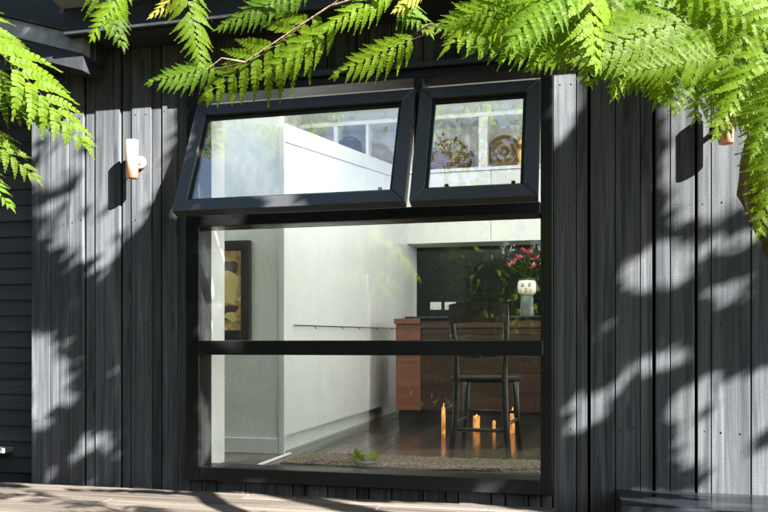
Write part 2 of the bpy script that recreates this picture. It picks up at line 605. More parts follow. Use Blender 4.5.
# sloping barge beam of the lower roof at the left
YB = -0.19
pA, pB = onY(83, 36, YB), onY(81.5, 70, YB)
pC = onY(0, 16, YB)
sl = (pC.z - pA.z) / (pC.x - pA.x)
bm = bmesh.new()
xe, xl = pA.x, -5.5
hgt = pA.z - pB.z
def zb(x):
    return pA.z + sl * (x - xe)
prism(bm, [(xe, zb(xe)), (xl, zb(xl)), (xl, zb(xl) - hgt * 0.52), (xe, zb(xe) - hgt * 0.52)], YB, -0.002)
bu = link("barge_flashing", me_from(bm, "barge_flashing"), M_flash, house)
bm = bmesh.new()
prism(bm, [(xe - 0.004, zb(xe) - hgt * 0.525), (xl, zb(xl) - hgt * 0.525), (xl, zb(xl) - hgt), (xe - 0.004, zb(xe) - hgt)], YB + 0.006, -0.003)
link("barge_board", me_from(bm, "barge_board"), M_fascia, house)
bm = bmesh.new()
prism(bm, [(xe + 0.004, zb(xe) + 0.003), (xl, zb(xl) + 0.003), (xl, zb(xl) + 0.018), (xe + 0.004, zb(xe) + 0.018)], YB - 0.015, 0.3)
link("lower_roof", me_from(bm, "lower_roof"), M_fascia, house)
box("upper_wall", (-6.0, -0.015, Z_SOF - 0.12), (WALL_L + 0.2, 0.02, 3.6), M_fascia, house)
box("upper_fascia", (-6.0, -0.13, Z_SOF - 0.10), (FX0 + 0.10, -0.02, 3.2), M_fascia, house, 0.004)
# raked roof with an unseen skylight added for fill
def roofslab(name, x0, x1, y0, y1, m, t=0.10):
    bm = bmesh.new()
    prism_x(bm, [(y0, zroof(y0)), (y1, zroof(y1)), (y1, zroof(y1) + t), (y0, zroof(y0) + t)], x0, x1)
    return link(name, me_from(bm, name), m, house)
SKX0, SKX1, SKY0, SKY1 = WALL_L + 0.12, 1.4, 0.20, 3.3
roofslab("roof_slab", FX0 + 0.012, 3.0, -OVER + 0.03, 0.03, M_fascia)
roofslab("roof_slab", WALL_L, 1.9, 0.031, SKY0, M_wall)
roofslab("roof_slab", WALL_L, 1.9, SKY1, 5.4, M_wall)
roofslab("roof_slab", WALL_L, SKX0, SKY0, SKY1, M_wall)
roofslab("roof_slab", SKX1, 1.9, SKY0, SKY1, M_wall)
def skypane(y0, y1, m):
    bm = bmesh.new()
    vs = [bm.verts.new(q) for q in ((SKX0, y0, zroof(y0) + 0.06), (SKX1, y0, zroof(y0) + 0.06), (SKX1, y1, zroof(y1) + 0.06), (SKX0, y1, zroof(y1) + 0.06))]
    bm.faces.new(vs)
    link("added_skylight_pane", me_from(bm, "added_skylight_pane"), m, house)
skypane(SKY0, 1.30, M_frost2)  # panes added to brighten the room; the front one passes more
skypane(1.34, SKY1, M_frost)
roofslab("added_skylight_bar", SKX0, SKX1, 1.301, 1.339, M_wall)

# ------------------------------------------------------------------ window frame, sashes, panes
wf = node("window_frame", house)
FY0, FY1 = -0.045, 0.10
box("jamb", (WX0, FY0, Z_SI_B), (OX0, FY1, Z_HEAD_T), M_alu, wf, 0.003)
box("jamb", (OX1, FY0, Z_SI_B), (WX1, FY1, Z_HEAD_T), M_alu, wf, 0.003)
box("head", (OX0 + 0.001, FY0 + 0.002, Z_HEAD_B), (OX1 - 0.001, FY1, Z_HEAD_T - 0.001), M_alu, wf, 0.003)
box("head_flashing", (WX0 - 0.02, -0.07, Z_HEAD_T + 0.002), (WX1 + 0.02, 0.03, Z_HEAD_T + 0.03), M_fascia, wf, 0.003)
box("transom", (OX0 + 0.001, FY0 - 0.006, Z_TR_B), (OX1 - 0.001, FY1, Z_TR_T), M_alu, wf, 0.004)
box("transom", (OX0 - 0.012, FY0 - 0.012, Z_MU_B), (OX1 + 0.012, FY1, Z_MU_T), M_alu, wf, 0.004)
box("sill", (OX0 + 0.001, FY0 - 0.004, Z_SI_B + 0.001), (OX1 - 0.001, FY1, Z_SI_T), M_alu, wf, 0.004)
xm = wx(420)
box("mullion", (xm - 0.022, FY0 + 0.003, Z_TR_T + 0.001), (xm + 0.022, FY1, Z_HEAD_B - 0.001), M_alu, wf, 0.003)
for za, zbm in ((Z_MU_T, Z_TR_B), (Z_SI_T, Z_MU_B)):
    box("pane", (OX0 + 0.001, 0.030, za + 0.001), (OX1 - 0.001, 0.036, zbm - 0.001), M_glass, wf)
# white reveal lining indoors
rv = node("reveal_lining", house)
box("lining", (OX0 - 0.05, FY1 + 0.001, 0.0), (OX0 - 0.006, 0.27, Z_HEAD_T + 0.05), M_wall, rv, 0.002)
box("lining", (OX1 + 0.006, FY1 + 0.001, 0.0), (OX1 + 0.05, 0.27, Z_HEAD_T + 0.05), M_wall, rv, 0.002)
box("lining", (OX0 - 0.003, FY1 + 0.001, Z_HEAD_T + 0.002), (OX1 + 0.003, 0.27, Z_HEAD_T + 0.045), M_wall, rv, 0.002)

def sash(x0, x1, latch):
    top = Vector((x0, -0.062, 1.213 + ZC))
    h, ang = 0.628, math.atan2(0.25, 0.577)
    w = x1 - x0
    s = node("awning_sash", house, top)
    s.rotation_euler = (-ang, 0, 0)
    rw, t = 0.064, 0.052
    def bar(pts, name):
        bm = bmesh.new()
        prism(bm, pts, 0.0, t)
        me = me_from(bm, name)
        bm = bmesh.new()
        bm.from_mesh(me)
        bmesh.ops.bevel(bm, geom=list(bm.edges), offset=0.0025, segments=1, affect='EDGES')
        bm.to_mesh(me)
        bm.free()
        link(name, me, M_sash, s)
    g = 0.0006
    bar([(0, 0), (w, 0), (w - rw + g, -rw + g), (rw - g, -rw + g)], "top_rail")
    bar([(0, -h), (rw - g, -h + rw - g), (w - rw + g, -h + rw - g), (w, -h)], "bottom_rail")
    bar([(0, -g), (rw - g, -rw), (rw - g, -h + rw), (0, -h + g)], "stile")
    bar([(w, -g), (w, -h + g), (w - rw + g, -h + rw), (w - rw + g, -rw)], "stile")
    # glazing bead, set back
    b = 0.014
    for nm, a1, b1 in (("bead", (rw, 0.018, -rw - b), (w - rw, 0.034, -rw)), ("bead", (rw, 0.018, -h + rw), (w - rw, 0.034, -h + rw + b)),
                       ("bead", (rw, 0.018, -h + rw + b), (rw + b, 0.034, -rw - b)), ("bead", (w - rw - b, 0.018, -h + rw + b), (w - rw, 0.034, -rw - b))):
        box(nm, a1, b1, M_alu, s)
    box("pane", (rw + 0.002, 0.024, -h + rw + 0.002), (w - rw - 0.002, 0.030, -rw - 0.002), M_glass2, s)
    for lx in latch:
        box("handle", (lx - 0.009, 0.053, -h + rw * 0.4), (lx + 0.009, 0.075, -h + rw + 0.055), M_black, s, 0.002)
    return s, top, h, ang

sx0, sx1 = wx(202), wx(418.3)
sash(sx0, sx1, [(sx1 - sx0) * 0.88])
rx0, rx1 = wx(422.5), wx(541.5)
sash(rx0, rx1, [(rx1 - rx0) * 0.27, (rx1 - rx0) * 0.8])
# friction stays between frame and sash sides
for xx in (sx0 + 0.012, sx1 - 0.012, rx0 + 0.012, rx1 - 0.012):
    tubeo("stay", [(xx, -0.03, Z_HEAD_B - 0.22), (xx, -0.14, Z_HEAD_B - 0.30), (xx, -0.20, Z_TR_T + 0.20)], 0.006, M_steel, wf, 6)

# ------------------------------------------------------------------ deck and bench outside
deck = thing("timber_deck", "weathered grey timber deck running below the window", "deck", (0, 0, 0))
DX1 = wx(556)
DZ = -0.104
y = -0.030
k = 0
while y > -1.05:
    wd = 0.135
    x = -6.5
    first = True
    while x < DX1:
        ln = [2.7, 3.3, 2.1][(k + int(x * 3)) % 3] if not first else [1.6, 2.9, 2.2, 3.4][k % 4]
        x2 = min(x + ln, DX1 - 0.002 * (k % 2))
        if DX1 - x2 < 0.4:
            x2 = DX1 - rng.uniform(0, 0.006)
        o = box("plank", (x + 0.0015, y - wd + 0.001, DZ - 0.032 + rng.uniform(-.002, .002)), (x2 - 0.0015, y - 0.009, DZ + rng.uniform(-.002, .0015)), M_deck, deck, 0.004)
        x = x2
        first = False
        if x >= DX1 - 0.02:
            break
    y -= wd + 0.002
    k += 1
DYF = y
box("fascia_board", (-6.5, DYF - 0.026, GZ + 0.02), (DX1 - 0.004, DYF - 0.002, DZ - 0.006), M_deck, deck, 0.003)
box("end_board", (DX1 - 0.03, DYF, GZ + 0.02), (DX1 - 0.004, -0.03, DZ - 0.036), M_deck, deck, 0.003)
for xx in (-5, -3.4, -1.8, -0.35):
    box("bearer", (xx, DYF + 0.01, GZ), (xx + 0.09, -0.04, DZ - 0.036), M_deck, deck)

bx0 = onY(617, 489, 0).x
bench = thing("garden_bench", "glossy black bench fixed low against the cladding at right", "bench", (0, 0, 0))
BZ = -0.652 + ZC
box("seat", (bx0, -0.40, BZ - 0.028), (2.4, -0.004, BZ), M_bench, bench, 0.004)
box("apron", (bx0 + 0.03, -0.375, BZ - 0.13), (2.36, -0.35, BZ - 0.029), M_jar, bench, 0.003)
for xx in (bx0 + 0.08, 1.3, 2.25):
    for yy in (-0.345, -0.08):
        box("leg", (xx, yy, GZ), (xx + 0.05, yy + 0.05, BZ - 0.029), M_bench, bench, 0.003)

# ------------------------------------------------------------------ copper wall lamps
def lamp(px, py, label):
    c = onY(px, py, 0.0)
    t = thing("wall_lamp", label, "lamp", (c.x, 0, c.z), "copper cylinder lamps on the cladding")
    bm = bmesh.new()
    rr = 0.031
    lathe(bm, [(rr * 0.86, -0.085), (rr * 0.86, -0.098), (rr, -0.098), (rr, 0.098), (rr * 0.86, 0.098), (rr * 0.86, 0.085)], 32)
    sh = link("shade", me_from(bm, "shade"), M_copper, t)
    sh.location = (0, -0.085, 0)
    bm = bmesh.new()
    tube(bm, [(0, -0.001, 0), (0, -0.012, 0), (0, -0.016, 0)], [0.034, 0.034, 0.028], 28)
    link("wall_plate", me_from(bm, "wall_plate"), M_copper, t)
    tubeo("arm", [(0, -0.014, 0), (0, -0.06, 0)], 0.012, M_copper, t, 14)
lamp(141, 163, "copper cylinder wall lamp left of the window in sunlight")
lamp(722.5, 126, "copper cylinder wall lamp right of the window behind the fronds")

# ------------------------------------------------------------------ the room

RL = WALL_L + 0.06
fl = node("floor", None)
fl["kind"] = "structure"
xx = RL
while xx < 1.7:
    yy = 0.16 - rng.uniform(0, 1.2)
    while yy < RB:
        y2 = min(yy + rng.choice([1.4, 1.9, 2.4]), RB)
        ya = max(yy, 0.152)
        if y2 - ya > 0.05:
            box("plank", (xx + 0.0008, ya + 0.0008, -0.02), (xx + 0.1292, y2 - 0.0008, rng.uniform(-.0004, .0004)), M_floor, fl, 0.0012)
        yy = y2
    xx += 0.13
struct(box("floor_slab", (RL, 0.15, -0.12), (1.8, RB, -0.022), M_dark))
struct(box("wall_back", (RL - 0.1, RB, 0), (1.8, RB + 0.1, 3.8), M_wall))
struct(box("wall_left", (RL - 0.05, 0.152, 0), (RL, RB, 3.8), M_wall))
struct(box("wall_right", (1.7, 0.152, 0), (1.8, RB, 0.30), M_wall))
struct(box("wall_right", (1.7, 0.152, 2.25), (1.8, RB, 3.8), M_wall))
bm = bmesh.new()
bm.faces.new([bm.verts.new(q) for q in ((1.75, 0.155, 0.30), (1.75, RB, 0.30), (1.75, RB, 2.25), (1.75, 0.155, 2.25))])
link("added_side_glazing", me_from(bm, "added_side_glazing"), frosted("side glazing added for fill", (0.27, 0.285, 0.28)), house)  # unseen glazing added in the side wall to brighten the room
CAB = -1.69
STUB = 0.655
struct(box("wall_stub", (RL, STUB, 0), (CAB - 0.035, STUB + 0.08, 2.25), M_grey))
# inner lining of the front wall
struct(box("wall_front", (RL, CY1 + 0.001, 0), (OX0 - 0.052, CY1 + 0.02, zroof(0.15)), M_wall))
struct(box("wall_front", (OX1 + 0.052, CY1 + 0.001, 0), (1.7, CY1 + 0.02, zroof(0.15)), M_wall))
struct(box("wall_front", (OX0 - 0.05, CY1 + 0.001, Z_HEAD_T + 0.047), (OX1 + 0.05, CY1 + 0.02, zroof(0.15)), M_wall))
box("skirting", (RL + 0.02, STUB - 0.016, 0.0), (CAB - 0.04, STUB - 0.001, 0.09), M_white, bpy.data.objects["wall_stub"], 0.003)

# raked tall cupboard running away from the window
cup = thing("tall_cupboard", "white tall cupboard with raked top running back from the window", "cupboard", (CAB, STUB, 0))
def ztop(y):
    return 1.93 + (y - 0.65) * (2.31 - 1.93) / (3.55 - 0.65)
CE = RB - 0.02
bm = bmesh.new()
prism_x(bm, [(0.085, 0.10), (CE - STUB, 0.10), (CE - STUB, ztop(CE) - 0.1), (0.085, ztop(STUB) - 0.1)], -0.55, -0.022)
link("carcass", me_from(bm, "carcass"), M_white, cup)
box("end_panel", (-0.03, -0.02, 0.0), (0.004, -0.001, ztop(STUB) - 0.003), M_white, cup, 0.002)
box("plinth", (-0.5, 0.09, 0.0), (-0.045, CE - STUB, 0.098), M_grey, cup)
ys = [0.002, 0.62, 1.24, 1.86, 2.48, 3.10, CE - STUB]
for a, b in zip(ys[:-1], ys[1:]):
    bm = bmesh.new()
    prism_x(bm, [(a + 0.002, 0.105), (b - 0.002, 0.105), (b - 0.002, ztop(STUB + b) - 0.10), (a + 0.002, ztop(STUB + a) - 0.10)], -0.021, 0.0)
    link("door", me_from(bm, "door"), M_white, cup)
bm = bmesh.new()
prism_x(bm, [(0.002, ztop(STUB) - 0.096), (CE - STUB, ztop(CE) - 0.096), (CE - STUB, ztop(CE) + 0.012), (0.002, ztop(STUB) + 0.012)], -0.56, 0.006)
link("top_board", me_from(bm, "top_board"), M_white, cup)

hk = thing("hook_rail", "thin black rail with small hooks on the white cupboard", "rail", (CAB + 0.014, 0, 0))
def zrail(y):
    return 0.64 + 0.118 + (y - 0.75) * 0.013
tubeo("rail", [(0, 0.78, zrail(0.78)), (0, 3.6, zrail(3.6))], 0.004, M_black, hk, 6)
for yy in (1.15, 1.75, 2.2, 2.75, 3.3):
    tubeo("hook", [(0, yy, zrail(yy)), (0.012, yy, zrail(yy) - 0.012), (0.016, yy, zrail(yy) - 0.020)], 0.003, M_black, hk, 6)
    tubeo("bracket", [(-0.012, yy, zrail(yy)), (0, yy, zrail(yy))], 0.004, M_black, hk, 6)

trk = tag(box("floor_track", (-1.655, 0.16, 0.001), (-1.637, STUB - 0.03, 0.014), M_white, None, 0.003), "thin white track on the floor beside the window reveal", "track")

# back counter, splashback, wall cupboards, cubby shelves
cx0 = wx(417, RB)
bc = thing("back_counter", "dark kitchen counter below the black splashback", "counter", (0, 0, 0))
box("worktop", (cx0, RB - 0.60, 0.88), (1.69, RB - 0.002, 0.915), M_bench, bc, 0.003)
box("carcass", (cx0 + 0.01, RB - 0.56, 0.10), (1.68, RB - 0.004, 0.879), M_jard, bc)
x = cx0 + 0.01
while x < 1.6:
    box("door", (x + 0.002, RB - 0.58, 0.11), (min(x + 0.596, 1.68), RB - 0.561, 0.872), M_jard, bc, 0.002)
    x += 0.6
box("plinth", (cx0 + 0.02, RB - 0.52, 0.001), (1.66, RB - 0.01, 0.099), M_black, bc)
zs1 = onY(470, 246.5, RB).z
sb = tag(box("splashback", (cx0, RB - 0.012, 0.917), (1.69, RB - 0.001, zs1), M_splash, None, 0.001), "glossy black splashback behind the vase on the kitchen wall", "splashback")
for px in (436, 450.5):
    c = onY(px, 306, RB)
    s = thing("power_socket", "white double power socket on black splashback, " + ("left one of the pair" if px < 440 else "right one nearer the vase"), "socket", (c.x, RB - 0.013, c.z), "sockets on the splashback")
    pt = box("plate", (-0.058, -0.009, -0.040), (0.058, 0, 0.040), M_sock, s, 0.003)
    for q in (-0.028, 0.028):
        box("switch", (q - 0.010, -0.013, 0.012), (q + 0.010, -0.0092, 0.026), M_sock, pt, 0.001)
        for e in (-0.007, 0.007):
            box("slot", (q + e - 0.0015, -0.0096, -0.020), (q + e + 0.0015, -0.0091, -0.006), M_black, pt)

wc = thing("wall_cupboard", "row of white wall cupboards above the black splashback", "cupboard", (0, 0, 0))
zc1 = onY(470, 169, RB - 0.34).z
box("carcass", (CAB + 0.03, RB - 0.32, zs1 + 0.004), (1.69, RB - 0.002, zc1 - 0.02), M_white, wc)
edges = [wx(392, RB - .34), wx(407.3, RB - .34), wx(491, RB - .34), wx(575, RB - .34), wx(660, RB - .34)]
for a, b in zip(edges[:-1], edges[1:]):
    box("door", (max(a, CAB + 0.03) + 0.0025, RB - 0.34, zs1 + 0.002), (b - 0.0025, RB - 0.321, zc1 - 0.025), M_white, wc, 0.002)

cb = thing("cubby_shelf", "white open cubby shelf high on the kitchen wall holding baskets", "shelf", (0, 0, 0))
zt = onY(470, 117, RB - 0.36).z
YC = RB - 0.36
box("shelf", (RL + 0.01, YC, zc1 - 0.02), (1.69, RB - 0.002, zc1 + 0.012), M_white, cb, 0.002)
box("shelf", (RL + 0.01, YC, zt), (1.69, RB - 0.002, zt + 0.04), M_white, cb, 0.002)
for px, w in ((300, .03), (335.5, 0.045), (367, 0.03), (409, 0.045), (483, 0.085), (548, 0.05)):
    xx = wx(px, YC)
    box("divider", (xx - w / 2, YC + 0.003, zc1 + 0.013), (xx + w / 2, RB - 0.003, zt - 0.001), M_white, cb, 0.002)
SH = zc1 + 0.013

def coil_basket(px, w, h, m, label, depth=0.2, kind='bowl'):
    x = wx(px, YC + 0.13)
    t = thing("basket", label, "basket", (x, YC + 0.14, SH), "baskets in the cubby shelf")
    if kind == 'disc':       # flat coiled tray leaning on its rim
        n = 9
        for i in range(n):
            r = w / 2 * (i + 0.6) / n
            bm = bmesh.new()
            pts = [(r * math.cos(2 * math.pi * k / 28), 0.012 * math.cos(i), w / 2 + r * math.sin(2 * math.pi * k / 28)) for k in range(29)]
            tube(bm, pts, w / 2 / n * 0.62, 6, False)
            link("coil", me_from(bm, "coil"), m if i % 3 else M_canel, t)
    else:
        n = int(h / 0.022)
        for i in range(n):
            f = i / (n - 1)
            r = w / 2 * (0.72 + 0.28 * math.sin(math.pi * (0.15 + 0.6 * f)))
            bm = bmesh.new()
            pts = [(r * math.cos(2 * math.pi * k / 28), r * 0.8 * math.sin(2 * math.pi * k / 28), 0.012 + f * (h - 0.02)) for k in range(29)]
            tube(bm, pts, 0.0135, 6, False)
            link("coil", me_from(bm, "coil"), m, t)
        latheo("base", [(0.001, 0.002), (w * 0.34, 0.002), (w * 0.34, 0.012)], m, t, 20)
        bm = bmesh.new()
        pts = [(w * 0.42 * math.cos(a), 0, h * 0.85 + w * 0.42 * math.sin(a)) for a in [math.pi * k / 14 for k in range(15)]]
        tube(bm, pts, 0.010, 6)
        link("handle", me_from(bm, "handle"), m, t)
    return t
coil_basket(349, 0.25, 0.36, M_caned, "dark cane basket with hoop handle, leftmost in the cubbies")
coil_basket(376, 0.34, 0.2, M_canel, "pale round coiled tray leaning next to the dark cane basket", kind='disc')
coil_basket(504, 0.33, 0.2, M_cane, "brown round coiled tray leaning in the right cubby", kind='disc')
coil_basket(450, 0.42, 0.17, M_cane, "wide low brown basket heaped with dried stems")
# dried stems in the wide basket
bx = wx(450, YC + 0.13)
dr = thing("dried_flowers", "dried cream and straw coloured stems heaped in the wide basket", "flowers", (bx, YC + 0.14, SH + 0.12))
for i in range(44):
    a, e = rng.uniform(0, 6.28), rng.uniform(0.1, 1.3)
    l = rng.uniform(0.16, 0.27)
    d = Vector((math.cos(a) * math.cos(e), math.sin(a) * math.cos(e) * 0.5, math.sin(e)))
    bm = bmesh.new()
    tube(bm, [(0, 0, 0), d * l * 0.6, d * l + Vector((0, 0, -0.02))], [0.004, 0.004, 0.003], 5)
    r = bmesh.ops.create_icosphere(bm, subdivisions=1, radius=rng.uniform(0.012, 0.03))
    for v in r["verts"]:
        v.co = v.co * rng.uniform(0.8, 1.3) + d * l
    link("stem", me_from(bm, "stem"), rng.choice([M_canel, M_cane, M_cer]), dr)
gx = wx(521, YC + 0.1)
gf = thing("gilt_figure", "small gilt pointed ornament standing beside the brown coiled tray", "ornament", (gx, YC + 0.12, SH))
latheo("body", [(0.05, 0), (0.055, 0.02), (0.03, 0.05), (0.045, 0.11), (0.05, 0.16), (0.02, 0.20)], M_gold, gf, 18)
latheo("finial", [(0.02, 0.201), (0.034, 0.23), (0.03, 0.27), (0.006, 0.34)], M_gold, gf, 18)

# kitchen island with the vase
IY = 2.57
ix0 = wx(396, IY)
ix1 = wx(420.5, IY)
IT = onY(440, 317, IY).z
isl = thing("kitchen_island", "dark timber kitchen island behind the chair", "island", (0, 0, 0))
box("end_block", (ix0, IY - 0.012, 0.11), (ix1, IY + 0.70, IT - 0.055), M_jar, isl, 0.003)
box("end_cap", (ix0 - 0.012, IY - 0.03, IT - 0.054), (ix1, IY + 0.71, IT - 0.012), M_jar, isl, 0.003)
box("worktop", (ix1 + 0.001, IY - 0.03, IT - 0.02), (1.3, IY + 0.72, IT), M_bench, isl, 0.003)
box("rail", (ix1 + 0.002, IY - 0.01, IT - 0.09), (1.28, IY + 0.02, IT - 0.022), M_jard, isl, 0.002)
z = 0.11
k = 0
while z < IT - 0.10:
    z2 = min(z + 0.1525, IT - 0.092)
    x = ix1 + 0.003
    j = 0
    while x < 1.27:
        x2 = min(x + [0.9, 0.62, 1.1][(k + j) % 3], 1.27)
        box("plank", (x + 0.001, IY, z + 0.001), (x2 - 0.001, IY + 0.02, z2 - 0.001), M_jard, isl, 0.002)
        x = x2
        j += 1
    z = z2
    k += 1
box("carcass", (ix1 + 0.003, IY + 0.021, 0.11), (1.27, IY + 0.68, IT - 0.021), M_jard, isl)
box("plinth", (ix0 + 0.02, IY + 0.03, 0.001), (1.25, IY + 0.66, 0.109), M_black, isl)

# face vase
vy = IY + 0.22
vx = wx(527, vy)
px_m = FPX / ((Vector((vx, vy, 0)) - Vector((0, -DIST, 0))).dot(Vector((-ST, CT, 0))))
vase = thing("face_vase", "ceramic vase shaped as a white face on a grey column", "vase", (vx, vy, IT), rotz=R(-4))
vh = 38 / px_m
latheo("column", [(0.058, 0), (0.060, 0.01), (0.054, vh * 0.25), (0.052, vh * 0.52), (0.045, vh * 0.57)], M_cerd, vase, 28)
bm = bmesh.new()
hr, hc = 0.075, vh * 0.76
lathe(bm, [(0.045, vh * 0.571), (hr * 0.78, vh * 0.60), (hr * 0.96, vh * 0.66), (hr, vh * 0.76), (hr * 0.99, vh * 0.86), (hr * 0.9, vh * 0.95), (hr * 0.72, vh), (hr * 0.62, vh - 0.01), (hr * 0.7, vh * 0.9)], 32)
head_o = link("head", me_from(bm, "head"), M_cer, vase)
bm = bmesh.new()
for k in range(9):          # hair falling round the back and the sides
    a = R(22 + k * 17)
    tube(bm, [(0.99 * hr * math.cos(a) * 1.0, 0.99 * hr * math.sin(a), vh * 0.62), (1.08 * hr * math.cos(a), 1.08 * hr * math.sin(a), vh * 0.78), (0.92 * hr * math.cos(a), 0.92 * hr * math.sin(a), vh * 0.97)], [0.012, 0.017, 0.013], 8)
link("hair", me_from(bm, "hair"), M_hair, vase)
bm = bmesh.new()
tube(bm, [(hr * 0.78 * math.cos(t), hr * 0.78 * math.sin(t), vh * 0.985) for t in [2 * math.pi * k / 24 for k in range(25)]], 0.010, 8, False)
link("rim", me_from(bm, "rim"), M_hair, vase)
def facemark(name, dx, dz, sx, sz, m):
    a = math.asin(dx / hr)
    bm = bmesh.new()
    r = bmesh.ops.create_icosphere(bm, subdivisions=2, radius=1.0)
    for v in r["verts"]:
        v.co = Vector((v.co.x * sx, v.co.y * 0.004, v.co.z * sz))
    o = link(name, me_from(bm, name, True), m, head_o)
    o.location = (hr * math.sin(a), -hr * math.cos(a), hc + dz)
    o.rotation_euler = (0, 0, a)
for s in (-1, 1):
    facemark("eye", s * 0.028, 0.016, 0.012, 0.006, M_hair)
    facemark("eyebrow", s * 0.029, 0.032, 0.015, 0.003, M_hair)
    facemark("cheek", s * 0.040, -0.020, 0.011, 0.010, M_petal2)
facemark("mouth", 0.0, -0.030, 0.013, 0.006, M_lip)
bm = bmesh.new()
tube(bm, [(0, -hr - 0.001, hc + 0.014), (0, -hr - 0.010, hc - 0.010), (0, -hr - 0.001, hc - 0.014)], [0.004, 0.008, 0.005], 8)
link("nose", me_from(bm, "nose"), M_cer, head_o)

bq = thing("flower_bunch", "bunch of pink blooms with green leaves in the face vase", "flowers", (vx, vy, IT + vh))
heads = [(-0.145, 0.0, 0.10), (-0.06, -0.03, 0.16), (0.02, 0.02, 0.20), (0.07, -0.04, 0.15), (0.12, 0.01, 0.10), (0.05, -0.07, 0.08), (-0.03, 0.05, 0.22), (0.14, 0.04, 0.19), (-0.10, 0.05, 0.13)]
petal_me = {}
def petal(L, W, m):
    key = (round(L, 3), m.name)
    if key in petal_me:
        return petal_me[key]
    bm = bmesh.new()
    prof = [(0, 0.15), (0.35, 0.8), (0.65, 1.0), (0.9, 0.55), (1.0, 0.05)]
    rows = []
    for t, w in prof:
        rows.append([bm.verts.new((t * L, s * w * W / 2, 0.12 * L * t * t * (1 if abs(s) < .5 else 1.25))) for s in (-1, 0, 1)])
    for a, b in zip(rows[:-1], rows[1:]):
        for q in range(2):
            bm.faces.new((a[q], a[q + 1], b[q + 1], b[q]))
    me = me_from(bm, "petal", True)
    me.materials.append(m)
    petal_me[key] = me
    return me
for i, hpos in enumerate(heads):
    hp = Vector(hpos)
    st = tubeo("stem", [(rng.uniform(-.02, .02), rng.uniform(-.02, .02), -0.06), (hp.x * 0.4, hp.y * 0.4, hp.z * 0.6), hp], 0.004, M_fern2, bq, 6)
    for j in range(11):
        o = link("petal", petal(0.055 if j < 7 else 0.04, 0.022, M_pink if (i + j) % 3 else M_petal2), None, st)
        o.location = hp
        o.rotation_euler = (rng.uniform(-.3, .3), rng.uniform(-1.2, 0.2) if j < 7 else -1.2, 2 * math.pi * j / 7 + rng.uniform(-.3, .3))
for j in range(16):
    o = link("leaf", petal(0.11, 0.035, M_leafb), None, bq)
    o.location = (rng.uniform(-.06, .08), rng.uniform(-.04, .05), rng.uniform(0.0, 0.16))
    o.rotation_euler = (rng.uniform(-.4, .4), rng.uniform(-1.2, 0.1), rng.uniform(0, 6.28))

# picture on the grey wall
pxr = wx(252, STUB)
zt_, zb_ = onY(240, 241, STUB).z, onY(240, 340, STUB).z
pic = thing("framed_picture", "black framed ochre picture hanging on the grey wall", "picture", (0, 0, 0))
W_ = 0.50
fw = 0.058
x1_, x0_ = pxr, pxr - W_
box("frame", (x0_, STUB - 0.035, zb_), (x0_ + fw, STUB - 0.002, zt_), M_black, pic, 0.004)
box("frame", (x1_ - fw, STUB - 0.035, zb_), (x1_, STUB - 0.002, zt_), M_black, pic, 0.004)
box("frame", (x0_ + fw + .0005, STUB - 0.035, zt_ - fw), (x1_ - fw - .0005, STUB - 0.002, zt_), M_black, pic, 0.004)
box("frame", (x0_ + fw + .0005, STUB - 0.035, zb_), (x1_ - fw - .0005, STUB - 0.002, zb_ + fw), M_black, pic, 0.004)
pm, nt, p = mat("ochre print", (0.4, 0.28, 0.12), 0.6)
vec, _ = coords(nt, (1, 1, 1), 0)
f = noise(nt, vec, 11, 7, 0.7, 2.2)
f2 = noise(nt, vec, 55, 5, 0.7)
c = ramp(nt, f, [(0.30, (0.16, 0.09, 0.04)), (0.42, (0.42, 0.26, 0.10)), (0.56, (0.66, 0.48, 0.19)), (0.70, (0.78, 0.64, 0.32))])
c = mixc(nt, c, ramp(nt, f2, [(0.3, (0.75, 0.75, 0.75)), (0.7, (1.1, 1.1, 1.1))]), 1.0, 'MULTIPLY')
nt.links.new(c, p.inputs["Base Color"])
print_o = box("print", (x0_ + fw, STUB - 0.020, zb_ + fw), (x1_ - fw, STUB - 0.012, zt_ - fw), pm, pic)
pg = mat("pale ochre ink", (0.76, 0.62, 0.28), 0.5)[0]
pd = mat("umber ink", (0.07, 0.04, 0.02), 0.5)[0]
def ink(cx, cz, rx, rz, m, rot=0.0, dy=0.0):
    bm = bmesh.new()
    bmesh.ops.create_circle(bm, cap_ends=True, segments=26, radius=1.0)
    for v in bm.verts:
        a = math.atan2(v.co.y, v.co.x)
        k = 1 + 0.14 * math.sin(3 * a + rx * 90) + 0.08 * math.sin(5 * a + rz * 70)
        q = Vector((v.co.x * rx * k, v.co.y * rz * k))
        v.co = Vector((cx + q.x * math.cos(rot) - q.y * math.sin(rot), STUB - 0.0204 - dy, cz + q.x * math.sin(rot) + q.y * math.cos(rot)))
    ink_o = link("printed_shape", me_from(bm, "printed_shape"), m, print_o)
cxp = x1_ - fw - 0.10
ink(cxp, zt_ - 0.17, 0.075, 0.06, pd)
ink(cxp + 0.01, zt_ - 0.27, 0.07, 0.10, pg, 0.2, 0.0006)
ink(cxp - 0.01, zt_ - 0.43, 0.085, 0.04, pd, 0.4, 0.0006)
ink(cxp + 0.03, zt_ - 0.45, 0.04, 0.025, pg, -0.3, 0.0012)

